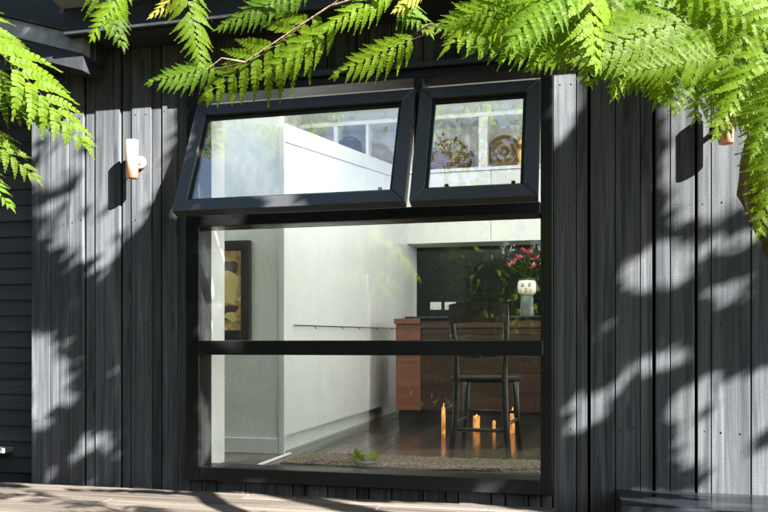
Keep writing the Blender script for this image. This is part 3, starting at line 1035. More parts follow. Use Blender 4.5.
# chair
def chair():
    dpt = 4.45
    c = at(480, 345 + FPX * ZC / dpt, dpt)
    t = thing("dining_chair", "dark worn timber cafe chair at the window with curved back legs", "chair", (c.x, c.y, 0), rotz=R(-3))
    hw = 0.152
    for s in (-1, 1):
        tubeo("back_leg", [(s * (hw + 0.012), -0.02, 0), (s * (hw - 0.012), 0.010, 0.22), (s * (hw - 0.018), 0.02, 0.42), (s * (hw - 0.012), 0.0, 0.60), (s * (hw - 0.002), -0.03, 0.74), (s * (hw + 0.0), -0.05, 0.84)], [0.016, 0.018, 0.019, 0.018, 0.017, 0.015], M_chair, t, 12)
        tubeo("front_leg", [(s * (hw + 0.02), 0.40, 0), (s * (hw + 0.0), 0.38, 0.25), (s * (hw - 0.005), 0.37, 0.43)], [0.014, 0.018, 0.02], M_chair, t, 12)
        tubeo("side_stretcher", [(s * (hw - 0.002), 0.01, 0.20), (s * (hw + 0.004), 0.385, 0.20)], 0.010, M_chair, t, 8)
    tubeo("back_stretcher", [(-hw + 0.01, 0.008, 0.165), (hw - 0.01, 0.008, 0.165)], 0.010, M_chair, t, 8)
    tubeo("front_stretcher", [(-hw - 0.0, 0.385, 0.24), (hw + 0.0, 0.385, 0.24)], 0.010, M_chair, t, 8)
    bm = bmesh.new()
    lathe(bm, [(0.15, 0.428), (0.195, 0.432), (0.205, 0.444), (0.20, 0.456), (0.18, 0.460), (0.10, 0.454)], 36)
    for v in bm.verts:
        v.co.x *= 1.0
        v.co.y = v.co.y * 1.0 + 0.195
    link("seat", me_from(bm, "seat"), M_hairm, t)
    # wide curved top rail
    bm = bmesh.new()
    n = 14
    rows = []
    for i in range(n + 1):
        f = -1 + 2 * i / n
        y0 = -0.055 - 0.035 * (1 - f * f)
        x = f * (hw + 0.012)
        ztp = 0.875 - 0.012 * abs(f) ** 3
        zbt = 0.755 + 0.018 * (1 - abs(f)) ** 0.5 * 0.6
        rows.append([bm.verts.new(q) for q in ((x, y0, zbt), (x, y0 - 0.008, ztp), (x, y0 + 0.012, ztp), (x, y0 + 0.024, zbt))])
    for a, b in zip(rows[:-1], rows[1:]):
        for q in range(4):
            bm.faces.new((a[q], b[q], b[(q + 1) % 4], a[(q + 1) % 4]))
    bm.faces.new(rows[0])
    bm.faces.new(rows[-1][::-1])
    o = link("top_rail", me_from(bm, "top_rail"), M_chair, t)
    # lower curved back rail
    bm = bmesh.new()
    tube(bm, [(-hw + 0.012, 0.0, 0.60), (-hw * 0.5, -0.022, 0.585), (0, -0.028, 0.58), (hw * 0.5, -0.022, 0.585), (hw - 0.012, 0.0, 0.60)], 0.013, 8)
    link("back_rail", me_from(bm, "back_rail"), M_chair, t)
    return t
chair()

# lit candles on the floor behind the chair
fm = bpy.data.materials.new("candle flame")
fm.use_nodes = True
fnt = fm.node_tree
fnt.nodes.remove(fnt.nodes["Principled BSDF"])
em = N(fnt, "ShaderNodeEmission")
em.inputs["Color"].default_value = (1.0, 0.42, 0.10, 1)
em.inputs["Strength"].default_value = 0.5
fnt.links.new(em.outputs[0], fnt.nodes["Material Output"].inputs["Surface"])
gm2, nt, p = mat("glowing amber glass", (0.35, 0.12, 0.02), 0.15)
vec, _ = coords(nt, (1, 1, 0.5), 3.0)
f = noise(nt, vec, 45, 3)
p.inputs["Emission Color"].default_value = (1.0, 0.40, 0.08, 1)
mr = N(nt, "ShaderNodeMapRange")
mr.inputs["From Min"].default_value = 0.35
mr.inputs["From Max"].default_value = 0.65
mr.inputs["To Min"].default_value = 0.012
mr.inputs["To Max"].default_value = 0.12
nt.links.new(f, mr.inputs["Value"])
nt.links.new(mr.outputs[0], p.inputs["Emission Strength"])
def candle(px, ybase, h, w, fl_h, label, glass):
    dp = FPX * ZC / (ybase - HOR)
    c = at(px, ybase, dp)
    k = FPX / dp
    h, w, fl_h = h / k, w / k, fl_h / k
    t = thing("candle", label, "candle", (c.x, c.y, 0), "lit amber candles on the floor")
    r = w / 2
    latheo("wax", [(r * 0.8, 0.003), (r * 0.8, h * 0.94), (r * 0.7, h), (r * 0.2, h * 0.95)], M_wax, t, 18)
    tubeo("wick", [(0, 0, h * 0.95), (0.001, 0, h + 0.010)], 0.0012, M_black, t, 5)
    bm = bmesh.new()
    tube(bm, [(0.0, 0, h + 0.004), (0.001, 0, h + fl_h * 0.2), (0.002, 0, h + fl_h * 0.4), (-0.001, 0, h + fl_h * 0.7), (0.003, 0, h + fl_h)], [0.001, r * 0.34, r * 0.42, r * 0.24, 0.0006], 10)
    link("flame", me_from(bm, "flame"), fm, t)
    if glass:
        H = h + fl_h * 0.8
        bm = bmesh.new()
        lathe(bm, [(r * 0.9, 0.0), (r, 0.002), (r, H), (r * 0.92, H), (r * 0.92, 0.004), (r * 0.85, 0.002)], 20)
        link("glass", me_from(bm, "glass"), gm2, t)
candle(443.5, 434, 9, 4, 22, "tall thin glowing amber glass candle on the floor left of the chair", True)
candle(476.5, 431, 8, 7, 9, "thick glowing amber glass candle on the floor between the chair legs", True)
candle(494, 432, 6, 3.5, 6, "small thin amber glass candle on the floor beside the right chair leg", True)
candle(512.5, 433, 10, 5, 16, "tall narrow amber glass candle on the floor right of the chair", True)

# rug and little plant
rm, nt, p = mat("speckled rug", (0.2, 0.16, 0.12), 0.95, 0, 0.1)
vec, _ = coords(nt, (1, 1.6, 1), 0)
vo = N(nt, "ShaderNodeTexVoronoi")
vo.inputs["Scale"].default_value = 75
nt.links.new(vec, vo.inputs["Vector"])
f = noise(nt, vec, 55, 5, 0.7)
c = mixc(nt, ramp(nt, f, [(0.3, (0.035, 0.025, 0.018)), (0.5, (0.16, 0.12, 0.09)), (0.7, (0.42, 0.36, 0.29))]), vo.outputs["Color"], 0.22, 'MULTIPLY')
nt.links.new(c, p.inputs["Base Color"])
bump(nt, p, f, 1.0, 0.012)
rug = thing("rug", "speckled brown woven rug just inside the window", "rug", (0, 0, 0))
bm = bmesh.new()
RX0, RX1, RY0, RY1 = -1.58, 0.55, 0.29, 0.64
nx, ny = 150, 30
grid = []
for i in range(nx + 1):
    row = []
    for j in range(ny + 1):
        e = min(i, nx - i, 3 * j, 3 * (ny - j))
        z = 0.004 + (0.006 + rng.uniform(0, 0.012)) * min(1, e / 2.0)
        row.append(bm.verts.new((RX0 + (RX1 - RX0) * i / nx + rng.uniform(-.003, .003), RY0 + (RY1 - RY0) * j / ny, z)))
    grid.append(row)
for i in range(nx):
    for j in range(ny):
        bm.faces.new((grid[i][j], grid[i + 1][j], grid[i + 1][j + 1], grid[i][j + 1]))
link("pile", me_from(bm, "pile"), rm, rug)
box("backing", (RX0 + 0.002, RY0 + 0.002, 0.0006), (RX1 - 0.002, RY1 - 0.002, 0.0036), M_cane, rug)

dpl = FPX * (ZC - 0.02) / (463 - HOR)
c = at(365, 463, dpl)
pl = thing("seedling_plant", "small bright green leafy plant standing on the rug", "plant", (c.x, c.y, 0.012))
latheo("saucer", [(0.03, 0), (0.045, 0.006), (0.048, 0.014), (0.042, 0.012), (0.02, 0.008)], M_cerd, pl, 18)
for j in range(20):
    o = link("leaf", petal(0.062, 0.026, M_fern), None, pl)
    o.location = (rng.uniform(-.05, .05), rng.uniform(-.02, .02), rng.uniform(0.012, 0.04))
    o.rotation_euler = (rng.uniform(-.4, .4), rng.uniform(-0.8, 0.0), rng.uniform(0, 6.28))

# ------------------------------------------------------------------ ferny foliage
def make_frond(L, npairs, plen, pw, ang, seed, lobes=11, droop=0.12, curl=0.25, tip=0.6):
    """twice-divided frond: rachis along +x, side leaflets each cut into lobes"""
    r = random.Random(seed)
    V, F, MI = [], [], []
    def rach(t):
        return Vector((t * L, 0.03 * L * math.sin(t * 2.2), -droop * L * t * t))
    n = 10
    for i in range(n):                        # rachis as a thin square tube
        a, b = rach(i / n), rach((i + 1) / n)
        wa, wb = 0.0022 * (1 - 0.7 * i / n) + .0004, 0.0022 * (1 - 0.7 * (i + 1) / n) + .0004
        s = len(V)
        V += [a + Vector((0, -wa, 0)), a + Vector((0, 0, wa)), a + Vector((0, wa, 0)), b + Vector((0, -wb, 0)), b + Vector((0, 0, wb)), b + Vector((0, wb, 0))]
        F += [(s, s + 1, s + 4, s + 3), (s + 1, s + 2, s + 5, s + 4), (s, s + 3, s + 5, s + 2)]
        MI += [1, 1, 1]
    def pinna(p0, d, nrm, pl, w):
        side = nrm.cross(d).normalized()
        nl = max(5, int(lobes * (0.5 + 0.5 * pl / plen)))
        cu = r.uniform(0.4, 1.6) * curl
        def mid(t):
            return p0 + d * (t * pl) - nrm * (cu * pl * t * t) + side * (0.05 * pl * math.sin(t * 3))
        for i in range(nl):
            t0, t1 = i / nl, (i + 1) / nl
            a, b = mid(t0), mid(t1)
            env = w * (math.sin(math.pi * min(1, (t0 + 0.18) ** 0.75 * 0.96)) ** 0.7 if t0 < 0.97 else 0.1)
            env = max(env, w * 0.16)
            fwd = (b - a)
            for s in (-1, 1):
                k = len(V)
                lift = nrm * (r.uniform(-0.05, 0.32) * env)
                ll = env * r.uniform(0.82, 1.12)
                c0 = 0.5 - 0.5 * tip
                V.extend([a + fwd * 0.04, b - fwd * 0.04, b + fwd * (0.50 - c0) + side * s * ll * 0.90 + lift, a + fwd * 1.12 + side * s * ll + lift, a + fwd * (0.45 + c0) + side * s * ll * 0.86 + lift])
                F.append((k, k + 1, k + 2, k + 3, k + 4) if s > 0 else (k, k + 4, k + 3, k + 2, k + 1))
                MI.append(0)
        k = len(V)
        e = mid(1.0)
        V.extend([e - side * w * 0.12, e + d * pl * 0.06, e + side * w * 0.12])
        F.append((k, k + 1, k + 2))
        MI.append(0)
    for i in range(npairs):
        t = 0.10 + 0.88 * (i + 0.5) / npairs
        env = (min(1, 0.45 + 1.9 * t) if t < 0.32 else 1.0 - 0.86 * ((t - 0.32) / 0.68) ** 1.35)
        for s in (-1, 1):
            if r.random() < 0.05:
                continue
            a = ang * (1 - 0.35 * t) * r.uniform(0.93, 1.07)
            d = Vector((math.cos(a), s * math.sin(a), r.uniform(-0.16, 0.05))).normalized()
            nrm = Vector((0.0, -s * 0.12, 1)).normalized()
            nrm = (nrm - d * nrm.dot(d)).normalized()
            pinna(rach(min(1, t + 0.012 * s)), d, nrm, plen * env * r.uniform(0.9, 1.06), pw * (0.55 + 0.45 * env))
    pinna(rach(0.97), Vector((1, 0, -0.1)).normalized(), Vector((0, 0, 1)), plen * 0.25, pw * 0.5)
    me = bpy.data.meshes.new("frond")
    me.from_pydata([tuple(v) for v in V], [], F)
    me.materials.append(M_fern)
    me.materials.append(M_bark)
    me.polygons.foreach_set("material_index", MI)
    me.update()
    return me

FR = {
    'fine': [make_frond(1.0, 14, 0.31, 0.034, R(70), 11 + i, 16, tip=0.75, curl=0.28) for i in range(5)],
    'comb': [make_frond(1.0, 11, 0.42, 0.044, R(64), 71 + i, 17, 0.16, 0.30, 0.9) for i in range(5)],
    'broad': [make_frond(1.0, 10, 0.35, 0.043, R(62), 31 + i, 12, 0.12, 0.32, 0.85) for i in range(4)],
    'sparse': [make_frond(1.0, 7, 0.40, 0.05, R(58), 51 + i, 12, 0.15, 0.35, 0.85) for i in range(3)],
}
def variant(me, m):
    c = me.copy()
    c.materials[0] = m
    return c
for k in list(FR):
    FR[k + "_d"] = [variant(q, M_fern2) for q in FR[k]]
    FR[k + "_y"] = [variant(q, M_fern3) for q in FR[k]]

def frond(parent, kind, b, t, dep_b, dep_t=None, roll=0.0, wide=1.0, idx=None):
    """frond from the point seen at b to the point seen at t, at real distances"""
    B = at(b[0], b[1], dep_b)
    T = at(t[0], t[1], dep_t if dep_t else dep_b)
    X = T - B
    L = X.length
    X.normalize()
    view = (CAMP - (B + T) / 2).normalized()
    Z = (view * 0.85 + Vector((0.25, -0.1, 0.55)))
    Z = (Z - X * Z.dot(X)).normalized()
    Z = Matrix.Rotation(roll, 3, X) @ Z
    Y = Z.cross(X)
    ml = FR[kind]
    o = link("frond", ml[(idx if idx is not None else rng.randrange(99)) % len(ml)], None, parent)
    Mx = Matrix(((X.x * L, Y.x * L * wide, Z.x * L, B.x), (X.y * L, Y.y * L * wide, Z.y * L, B.y), (X.z * L, Y.z * L * wide, Z.z * L, B.z), (0, 0, 0, 1)))
    o.matrix_world = Mx
    FROND_PTS.append((B, T))
    return o
FROND_PTS = []

def twig(parent, pts, r0, r1, name="branch"):
    P = [at(*q) for q in pts]
    n = len(P)
    return tubeo(name, P, [r0 + (r1 - r0) * i / (n - 1) for i in range(n)], M_bark, parent, 7)

# --- tree at the right: leaning trunk, limbs, fronds over the top of the view
tr = thing("ferny_tree", "leaning rough barked tree at right with bright ferny fronds overhead", "tree", (0, 0, 0))
tb = at(890, 520, 1.95)
trunk_pts = [(tb.x + 0.15, tb.y + 0.02, GZ - 0.05), tuple(at(880, 480, 1.95)), tuple(at(830, 340, 1.95)), tuple(at(791, 240, 1.95)), tuple(at(768, 165, 1.94)), (0.62, -1.76, 1.6), (0.80, -1.58, 2.1), (1.0, -1.4, 3.0), (1.2, -1.3, 4.2)]
def rough_trunk(parent, pts, rad, seg=26, sub=9, amp=0.16, seed=4):
    """trunk with ridged, flaking bark in the mesh itself"""
    r = random.Random(seed)
    P = [Vector(q) for q in pts]
    C, Rr = [], []
    n = len(P)
    for i in range(n - 1):
        p0, p1, p2, p3 = P[max(i - 1, 0)], P[i], P[i + 1], P[min(i + 2, n - 1)]
        for k in range(sub):
            t = k / sub
            C.append(0.5 * (2 * p1 + (p2 - p0) * t + (2 * p0 - 5 * p1 + 4 * p2 - p3) * t * t + (3 * p1 - p0 - 3 * p2 + p3) * t ** 3))
            Rr.append(rad[i] + (rad[i + 1] - rad[i]) * t)
    ph = [r.uniform(0, 6.28) for _ in range(6)]
    bm = bmesh.new()
    rings = []
    for i, c in enumerate(C):
        tg = (C[min(i + 1, len(C) - 1)] - C[max(i - 1, 0)]).normalized()
        sx = tg.cross(Vector((0, 1, 0))).normalized()
        sy = tg.cross(sx)
        ring = []
        for k in range(seg):
            a = 2 * math.pi * k / seg
            b = 1 + amp * 0.45 * math.sin(5 * a + ph[0] + 0.35 * i) + amp * 0.35 * math.sin(9 * a + ph[1] - 0.5 * i) + amp * r.uniform(-0.6, 0.6)
            ring.append(bm.verts.new(c + (sx * math.cos(a) + sy * math.sin(a)) * Rr[i] * b))
        rings.append(ring)
    for i in range(len(rings) - 1):
        for k in range(seg):
            bm.faces.new((rings[i][k], rings[i][(k + 1) % seg], rings[i + 1][(k + 1) % seg], rings[i + 1][k]))
    bm.faces.new(rings[0][::-1])
    bm.faces.new(rings[-1])
    return link("trunk", me_from(bm, "trunk"), M_bark, parent)
rough_trunk(tr, trunk_pts, [0.085, 0.075, 0.066, 0.060, 0.056, 0.05, 0.046, 0.042, 0.036])
twig(tr, [(795, 70, 1.98), (735, 20, 1.86), (680, 8, 1.82), (610, 10, 1.85), (540, 2, 1.95)], 0.016, 0.006)
twig(tr, [(700, 10, 1.83), (650, 30, 1.82), (610, 52, 1.84), (575, 62, 1.9), (545, 50, 2.0)], 0.008, 0.003)
twig(tr, [(545, 4, 1.95), (500, 22, 2.0), (470, 30, 2.05), (430, 24, 2.1), (405, 40, 2.15)], 0.005, 0.002)
twig(tr, [(540, 2, 1.95), (470, -22, 2.05), (390, -12, 2.1), (330, 6, 2.15), (290, 32, 2.2), (245, 62, 2.22), (205, 72, 2.25)], 0.0045, 0.0016)
twig(tr, [(390, -12, 2.1), (300, -30, 2.15), (200, -18, 2.2), (120, -10, 2.25)], 0.006, 0.003)
twig(tr, [(245, 62, 2.22), (222, 58, 2.22), (196, 78, 2.24), (192, 96, 2.25)], 0.003, 0.0015)
# top middle and left fronds
F_ = lambda *a, **k: frond(tr, *a, **k)
F_('broad', (338, 0), (196, 86), 2.20, 2.22, wide=0.95, idx=0)
F_('broad_d', (225, 66), (146, 76), 2.24, 2.2, wide=0.9, idx=1)
F_('sparse', (345, 18), (262, 66), 2.18, 2.15, wide=0.8, idx=1)
F_('fine', (178, -32), (204, 70), 2.22, 2.2, wide=0.8, idx=0)
F_('broad', (130, -20), (90, 34), 2.25, 2.2, wide=0.9, idx=2)
F_('broad_d', (90, -30), (122, 38), 2.28, 2.2, wide=0.8, idx=0)
F_('sparse_y', (192, -14), (150, 12), 2.26, 2.2, wide=0.5, idx=2)
F_('fine_d', (320, -20), (215, 20), 2.25, 2.2, wide=0.7)
F_('broad', (400, -14), (322, 22), 2.15, 2.1, wide=0.7)
F_('broad', (425, 34), (330, 68), 2.12, 2.14, wide=0.85, idx=1)
F_('broad_d', (380, -16), (430, 26), 2.2, 2.1, wide=0.8)
F_('sparse_y', (430, -14), (395, 6), 2.15, 2.1, wide=0.6)
F_('sparse', (500, 10), (430, 22), 2.05, 2.0, wide=0.7)
F_('fine', (560, -10), (452, 22), 2.0, 1.95, wide=0.8)
F_('broad', (590, 10), (500, 50), 1.9, 1.9, wide=0.9)
F_('fine', (640, 0), (530, 58), 1.82, 1.8, wide=0.9)
# dense curtain at the right: fronds in layers, leaflets hanging like combs
def low(x):
    return 44 + 74 * min(1, max(0, (x - 530) / 165.0))
for i in range(36):
    f = (i * 0.618034) % 1.0
    x = 540 + 232 * f + rng.uniform(-8, 8)
    lim = low(x)
    lev = (i % 5) / 4.0
    y0 = -44 + lev * (lim - 12) + rng.uniform(-10, 6)
    ln = rng.uniform(105, 165)
    q = rng.random()
    ang = R(rng.uniform(128, 168)) if q < 0.5 else (R(rng.uniform(70, 120)) if q < 0.85 else R(rng.uniform(15, 50)))
    t = (x + ln * math.cos(ang), min(y0 + ln * math.sin(ang), low(x + ln * math.cos(ang)) + rng.uniform(-34, -8)))
    dep = rng.uniform(1.45, 1.9)
    F_(rng.choice(['comb', 'comb_d', 'fine', 'comb_d', 'comb']), (x, y0), t, dep, dep + rng.uniform(-0.12, 0.1), roll=rng.uniform(-0.6, 0.6), wide=rng.uniform(0.75, 1.05))
for (b, t) in (((700, -20), (650, 88)), ((742, 10), (694, 106)), ((655, -10), (618, 86)), ((612, -20), (587, 74)), ((770, 20), (722, 100)), ((590, -25), (560, 56)), ((680, 20), (672, 104)), ((720, 10), (740, 118))):
    F_('comb', b, t, 1.52, 1.48, wide=0.9, roll=rng.uniform(-.4, .4))
F_('comb', (768, 40), (716, 126), 1.45, 1.42, wide=0.9)
F_('comb', (745, 20), (728, 122), 1.47, 1.44, wide=0.8)
# fronds down the right edge, leaflets lying level
for (b, t, dp, w) in (((800, 40), (752, 150), 1.4, 1.0), ((806, 60), (758, 226), 1.38, 0.9), ((790, 0), (746, 120), 1.5, 1.0), ((795, 100), (760, 200), 1.45, 1.1), ((825, 80), (776, 226), 1.5, 0.8), ((785, -20), (735, 80), 1.5, 0.9), ((782, 60), (752, 168), 1.42, 0.9), ((800, 120), (772, 222), 1.4, 0.9)):
    F_('fine', b, t, dp, dp - 0.03, wide=w)

# --- fern fronds at the left edge
lf = thing("tree_fern", "tree fern fronds reaching in at the left edge under the eave", "fern", (0, 0, 0))
lb = at(-90, 110, 2.0)
tubeo("trunk", [(lb.x - 0.05, lb.y, GZ - 0.05), (lb.x - 0.02, lb.y, 0.4), (lb.x, lb.y + 0.02, lb.z - 0.25), (lb.x, lb.y, lb.z - 0.05)], [0.085, 0.07, 0.06, 0.045], M_bark, lf, 14)
def LF(*a, **k):
    return frond(lf, *a, **k)
LF('broad', (-50, 8), (84, 132), 1.95, 1.9, wide=0.78, idx=0)
LF('broad_d', (-70, 60), (60, 118), 2.0, 1.95, wide=0.62, idx=1)
LF('broad', (-62, 100), (34, 170), 1.98, 1.95, wide=0.75, idx=2)
LF('fine', (-60, -10), (32, 62), 2.05, 2.0, wide=0.8, idx=1)
LF('fine_d', (-60, 130), (10, 200), 2.0, 1.95, wide=0.7, idx=2)
LF('fine', (-70, 30), (20, 90), 2.1, 2.05, wide=0.7, idx=0)
LF('broad_d', (-80, 90), (-190, 150), 2.0, 1.9)
LF('broad', (-90, 80), (-150, -20), 2.0, 1.9)
twig(lf, [(-88, 108, 2.0), (-70, 60, 2.0), (-50, 8, 1.95)], 0.008, 0.004, "stalk")
twig(lf, [(-88, 112, 2.0), (-70, 104, 2.0), (-62, 100, 1.98)], 0.008, 0.004, "stalk")
twig(lf, [(-88, 115, 2.0), (-70, 125, 2.0), (-60, 130, 2.0)], 0.008, 0.004, "stalk")
twig(lf, [(-88, 110, 2.0), (-80, 40, 2.03), (-60, -10, 2.05)], 0.008, 0.004, "stalk")

# ------------------------------------------------------------------ shade tree (outside the view) whose crown is shaped to dapple the wall
LIT = [  # sun patches wanted on the cladding, as seen outlines
    [(20, 100), (175, 92), (172, 150), (150, 205), (105, 268), (70, 258), (60, 240), (42, 236), (38, 200), (20, 190)],
    [(28, 338), (56, 332), (58, 360), (74, 372), (76, 400), (50, 420), (28, 428)],
    [(88, 436), (106, 433), (100, 446), (66, 462), (66, 454)],
    [(540, 60), (586, 60), (582, 96), (562, 145), (540, 150)],
    [(668, 60), (770, 60), (790, 230), (735, 250), (694, 262), (690, 285), (618, 290), (622, 262), (650, 248), (668, 215), (660, 160)],
    [(595, 338), (602, 310), (617, 306), (616, 333)],
    [(618, 376), (655, 350), (694, 347), (694, 358), (652, 371), (625, 386)],
    [(563, 441), (570, 398), (619, 386), (607, 413), (587, 437)],
    [(662, 410), (694, 382), (770, 366), (800, 372), (800, 500), (704, 486), (700, 462), (660, 462), (680, 440), (668, 424)],
    [(700, 290), (752, 276), (752, 300), (716, 310)],
    [(196, 205), (232, 205), (222, 470), (196, 480)],
    [(165, 198), (300, 190), (300, 208), (165, 214)],
]
DARKSPOT = [(42, 150, 9, 12), (72, 178, 15, 7), (100, 205, 14, 5), (45, 222, 14, 6), (88, 150, 8, 9), (110, 240, 12, 4), (70, 122, 10, 5), (48, 196, 16, 9), (80, 214, 20, 7), (30, 170, 8, 10), (60, 385, 4, 30), (52, 406, 22, 3.5), (700, 235, 40, 7), (745, 215, 30, 10), (720, 268, 40, 8), (655, 225, 25, 7), (690, 180, 16, 6), (760, 440, 30, 6), (700, 415, 22, 5), (640, 268, 5, 12), (120, 228, 20, 5), (60, 140, 12, 6), (735, 400, 30, 4)]

def inpoly(x, y, P):
    c = False
    j = len(P) - 1
    for i in range(len(P)):
        xi, yi = P[i]
        xj, yj = P[j]
        if (yi > y) != (yj > y) and x < (xj - xi) * (y - yi) / (yj - yi) + xi:
            c = not c
        j = i
    return c

def lit(px, py):
    for (cx, cy, rx, ry) in DARKSPOT:
        if ((px - cx) / rx) ** 2 + ((py - cy) / ry) ** 2 < 1:
            return False
    return any(inpoly(px, py, P) for P in LIT)

fp = []
for B, T in FROND_PTS:
    for q in (0.15, 0.4, 0.65, 0.9):
        fp.append(B.lerp(T, q))
FPA = np.array([tuple(v) for v in fp])
S3 = np.array(tuple(SUN))

def near_frond(P, rad=0.07):
    """does the sun ray through P pass a frond further down?"""
    d = FPA - P
    t = d @ S3
    c = d - np.outer(t, S3)
    m = (t < 0) & ((c * c).sum(1) < rad * rad)
    return m.any()

def in_view(P):
    q = Vector(P) - CAMP
    z = q.dot(Vector((-ST, CT, 0)))
    if z < 0.05:
        return False
    u = q.dot(Vector((CT, ST, 0))) / z * FPX + 384
    v = HOR - q.z / z * FPX
    return -40 < u < 808 and -40 < v < 552

def leaf_mesh(name, pts, size, m, seed, aspect=0.55):
    """crown mesh of many small bent leaves at the given points"""
    r = np.random.default_rng(seed)
    n = len(pts)
    P = np.array(pts)
    d = r.normal(size=(n, 3))
    d[:, 2] -= 0.3
    d /= np.linalg.norm(d, axis=1)[:, None]
    w = np.cross(d, r.normal(size=(n, 3)))
    w /= np.linalg.norm(w, axis=1)[:, None]
    nn = np.cross(d, w)
    s = size * r.uniform(0.65, 1.3, size=(n, 1))
    a = P - d * s * 0.5
    b = P + d * s * 0.5 + nn * s * 0.05
    l = P + w * s * aspect * 0.5 - nn * s * 0.08 - d * s * 0.05
    q = P - w * s * aspect * 0.5 - nn * s * 0.08 - d * s * 0.05
    V = np.stack([a, l, b, q], axis=1).reshape(-1, 3)
    me = bpy.data.meshes.new(name)
    idx = np.arange(n) * 4
    F = np.concatenate([np.stack([idx, idx + 1, idx + 2], 1), np.stack([idx, idx + 2, idx + 3], 1)])
    me.from_pydata(V.tolist(), [], F.tolist())
    me.materials.append(m)
    me.update()
    return me

pts = []
tries = 0
nr = random.Random(5)
while tries < 42000:
    tries += 1
    px, py = nr.uniform(-120, 900), nr.uniform(0, 640)
    W = onY(px, py, 0.0)
    if any(lit(px + nr.uniform(-9, 9), py + nr.uniform(-9, 9)) for _ in range(4)):
        continue
    if py > 488 and (math.sin(px * 0.03 + py * 0.05) + math.sin(px * 0.011 - py * 0.09 + 1.0) > -0.1 or px < 420 and py > 520):
        continue
    t = nr.uniform(3.7, 5.4)
    Q = np.array(tuple(W)) + S3 * t
    if in_view(Q) or near_frond(Q):
        continue
    pts.append(tuple(Q))
shade = thing("shade_tree", "unseen leafy tree right of the deck, crown shaped to cast dappled shade", "tree", (4.6, -3.6, GZ))
ctr = np.array(pts).mean(0)
def rel(p):
    return (p[0] - 4.6, p[1] + 3.6, p[2] - GZ)
crown = link("crown", leaf_mesh("crown", [rel(p) for p in pts], 0.088, M_leaf, 3, 0.62), None, shade)
hub = Vector(rel((ctr[0] + 0.3, ctr[1] - 0.5, ctr[2] - 0.1)))
tubeo("trunk", [(0, 0, -0.05), (0.05, 0.02, 0.9), (hub.x * 0.4, hub.y * 0.4, 1.9), tuple(hub)], [0.16, 0.13, 0.11, 0.07], M_bark, shade, 14)
pr = random.Random(9)
def seen_on_wall(v):            # where the shade of a point in the crown falls
    w = Vector(v) + Vector((4.6, -3.6, GZ))
    w = w - SUN * (w.y / SUN.y)
    q = w - CAMP
    z = q.dot(Vector((-ST, CT, 0)))
    return q.dot(Vector((CT, ST, 0))) / z * FPX + 384, HOR - q.z / z * FPX
made = 0
for i in range(400):
    tp = Vector(rel(pr.choice(pts)))
    if made >= 14:
        break
    if any(lit(*seen_on_wall(hub.lerp(tp, q / 9))) for q in range(10)):
        continue
    made += 1
    md = hub.lerp(tp, 0.5) + Vector((pr.uniform(-.04, .04), pr.uniform(-.04, .04), 0.03))
    tubeo("limb", [tuple(hub), tuple(md), tuple(tp)], [0.05, 0.03, 0.008], M_bark, shade, 7)

# garden trees behind the camera, mirrored in panes and added to block sky
def garden_tree(x, y, h, rad, n, size, seed, label, zlo=0.35):
    t = thing("garden_tree", label, "tree", (x, y, GZ), "garden trees facing the window")
    r = random.Random(seed)
    clumps = []
    for i in range(36):
        a = r.uniform(0, 6.283)
        q = rad * math.sqrt(r.random())
        z = h * (zlo + (1 - zlo) * r.random())
        k = math.sin(math.pi * min(1, max(0.06, (z / h - zlo) / (1 - zlo) * 0.9 + 0.08)))
        clumps.append((q * k * math.cos(a), q * k * math.sin(a), z, r.uniform(0.25, 0.5) * rad * 0.75))
    P = []
    for i in range(n):
        c = r.choice(clumps)
        v = Vector((r.gauss(0, 1), r.gauss(0, 1), r.gauss(0, 0.8)))
        v = v.normalized() * c[3] * r.random() ** 0.45
        P.append((c[0] + v.x, c[1] + v.y, c[2] + v.z))
    link("crown", leaf_mesh("crown", P, size, M_leafb if seed % 2 else M_leaf, seed), None, t)
    tubeo("trunk", [(0, 0, -0.05), (0.1, 0.05, h * 0.3), (0.0, -0.1, h * 0.55), (0.1, 0, h * 0.85)], [0.2, 0.15, 0.1, 0.03], M_bark, t, 12)
    for i in range(8):
        c = clumps[i * 3]
        tubeo("limb", [(0.03, 0, h * (0.3 + 0.03 * i)), (c[0] * 0.5, c[1] * 0.5, h * 0.35 + 0.3 * c[2]), (c[0], c[1], c[2])], [0.06, 0.04, 0.015], M_bark, t, 6)
gl = [
    (-12.0, -6.0, 7.5, 2.8, "leafy garden tree furthest left along the fence"),
    (-9.5, -8.6, 7.5, 2.7, "second garden tree from the left, beside the path"),
    (-6.6, -9.6, 8.0, 2.7, "third garden tree from the left, tall and full"),
    (-3.8, -9.9, 8.2, 2.7, "tallest garden tree, straight across from the window"),
    (-1.0, -9.8, 7.6, 2.6, "garden tree behind the camera side of the lawn"),
    (1.8, -9.8, 8.0, 2.7, "garden tree right of the one behind the lawn"),
    (-11.5, -1.8, 7.0, 2.6, "tree close to the left side of the house"),
    (-7.6, -3.6, 6.0, 2.0, "slim unseen tree added left of the deck to block sky"),
    (-7.4, -6.6, 7.6, 2.2, "tall unseen tree added left of the lawn to block sky"),
    (-5.8, -3.2, 4.6, 1.5, "dense low unseen tree added by the tree fern to block sky"),
]
for i, (x, y, h, rad, lab) in enumerate(gl):
    garden_tree(x, y, h * (1.35 if y < -8 else 1.15 if x < 0 else 1.0), rad, 9500, 0.27, 21 + i, lab, 0.03)

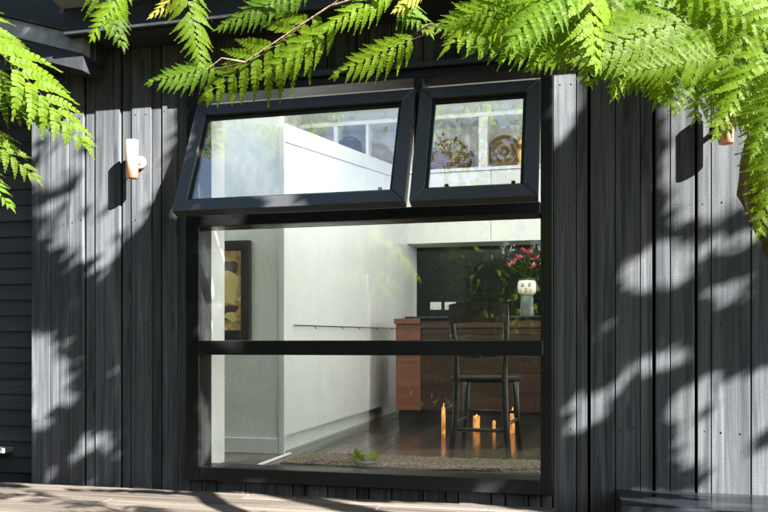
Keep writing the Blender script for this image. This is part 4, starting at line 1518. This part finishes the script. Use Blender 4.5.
# high crown of the ferny tree, above the eave and over the deck
r = random.Random(77)
P = []
cl = []
while len(cl) < 44:
    zz = r.uniform(3.6, 7.0)
    q = (r.uniform(-4.8, 0.8), -0.36 * (zz - 1.6) + r.uniform(-0.9, 0.6), zz, r.uniform(0.22, 0.5))
    if q[2] + 1.226 * q[1] > 2.05 + 1.6 * q[3] and (q[0] + 1.6 * (q[1] - 0.3) < WALL_L - 0.4 or q[2] + 1.226 * q[1] < 2.75):      # its shade falls on the roof
        cl.append(q)
for i in range(9000):
    c = r.choice(cl)
    v = Vector((r.gauss(0, 1), r.gauss(0, 1), r.gauss(0, .6))).normalized() * c[3] * r.random() ** 0.4
    P.append((c[0] + v.x, c[1] + v.y, c[2] + v.z))
link("crown", leaf_mesh("crown", P, 0.085, M_fern2, 78, 0.4), None, tr)
hub2 = Vector((1.2, -1.3, 4.15))
for c in cl[::2]:
    m1 = hub2.lerp(Vector(c[:3]), 0.5) + Vector((0, 0, 0.2))
    tubeo("limb", [tuple(hub2), tuple(m1), c[:3]], [0.03, 0.018, 0.006], M_bark, tr, 6)

# hedge added across the lawn to keep bright sky out of the panes
hd = thing("garden_hedge", "dense green hedge added opposite the window to keep sky out of the panes", "hedge", (-2.0, -7.4, GZ))
r = random.Random(91)
P = []
for i in range(36000):
    x = r.uniform(-8.5, 8.0)
    hh = (3.3 if x < 0.5 else 2.2) + 0.35 * math.sin(x * 1.3) + 0.25 * math.sin(x * 3.1 + 1)
    P.append((x, r.gauss(0, 0.38), hh * r.random() ** 0.8))
link("foliage", leaf_mesh("foliage", P, 0.20, M_leafb, 92), None, hd)
for i in range(12):
    x = -8 + i * 1.4
    tubeo("stem", [(x, 0, -0.05), (x + 0.05, 0.03, 1.0), (x - 0.05, 0, 2.1)], [0.05, 0.04, 0.015], M_bark, hd, 7)

# bright shrubs beyond the camera, mirrored in the lower panes
for (x, y, h, rad, sd, lab) in ((-1.2, -6.1, 2.5, 0.85, 61, "bright green shrub in front of the hedge, opposite the splashback"), (0.5, -6.3, 2.0, 0.7, 63, "smaller bright shrub right of its neighbour by the hedge"), (-3.1, -6.0, 2.3, 0.8, 65, "bright shrub at the left in front of the hedge")):
    t = thing("garden_shrub", lab, "shrub", (x, y, GZ), "bright shrubs by the hedge")
    r = random.Random(sd)
    P = []
    for i in range(1500):
        v = Vector((r.gauss(0, 1), r.gauss(0, 1), r.gauss(0, 1))).normalized() * (0.35 + 0.65 * r.random() ** 0.5)
        P.append((v.x * rad, v.y * rad, h * 0.56 + v.z * h * 0.44))
    link("foliage", leaf_mesh("foliage", P, 0.13, M_fern, sd), None, t)
    tubeo("stem", [(0, 0, -0.03), (0.03, 0.02, h * 0.4), (0, 0, h * 0.8)], [0.05, 0.035, 0.01], M_bark, t, 8)
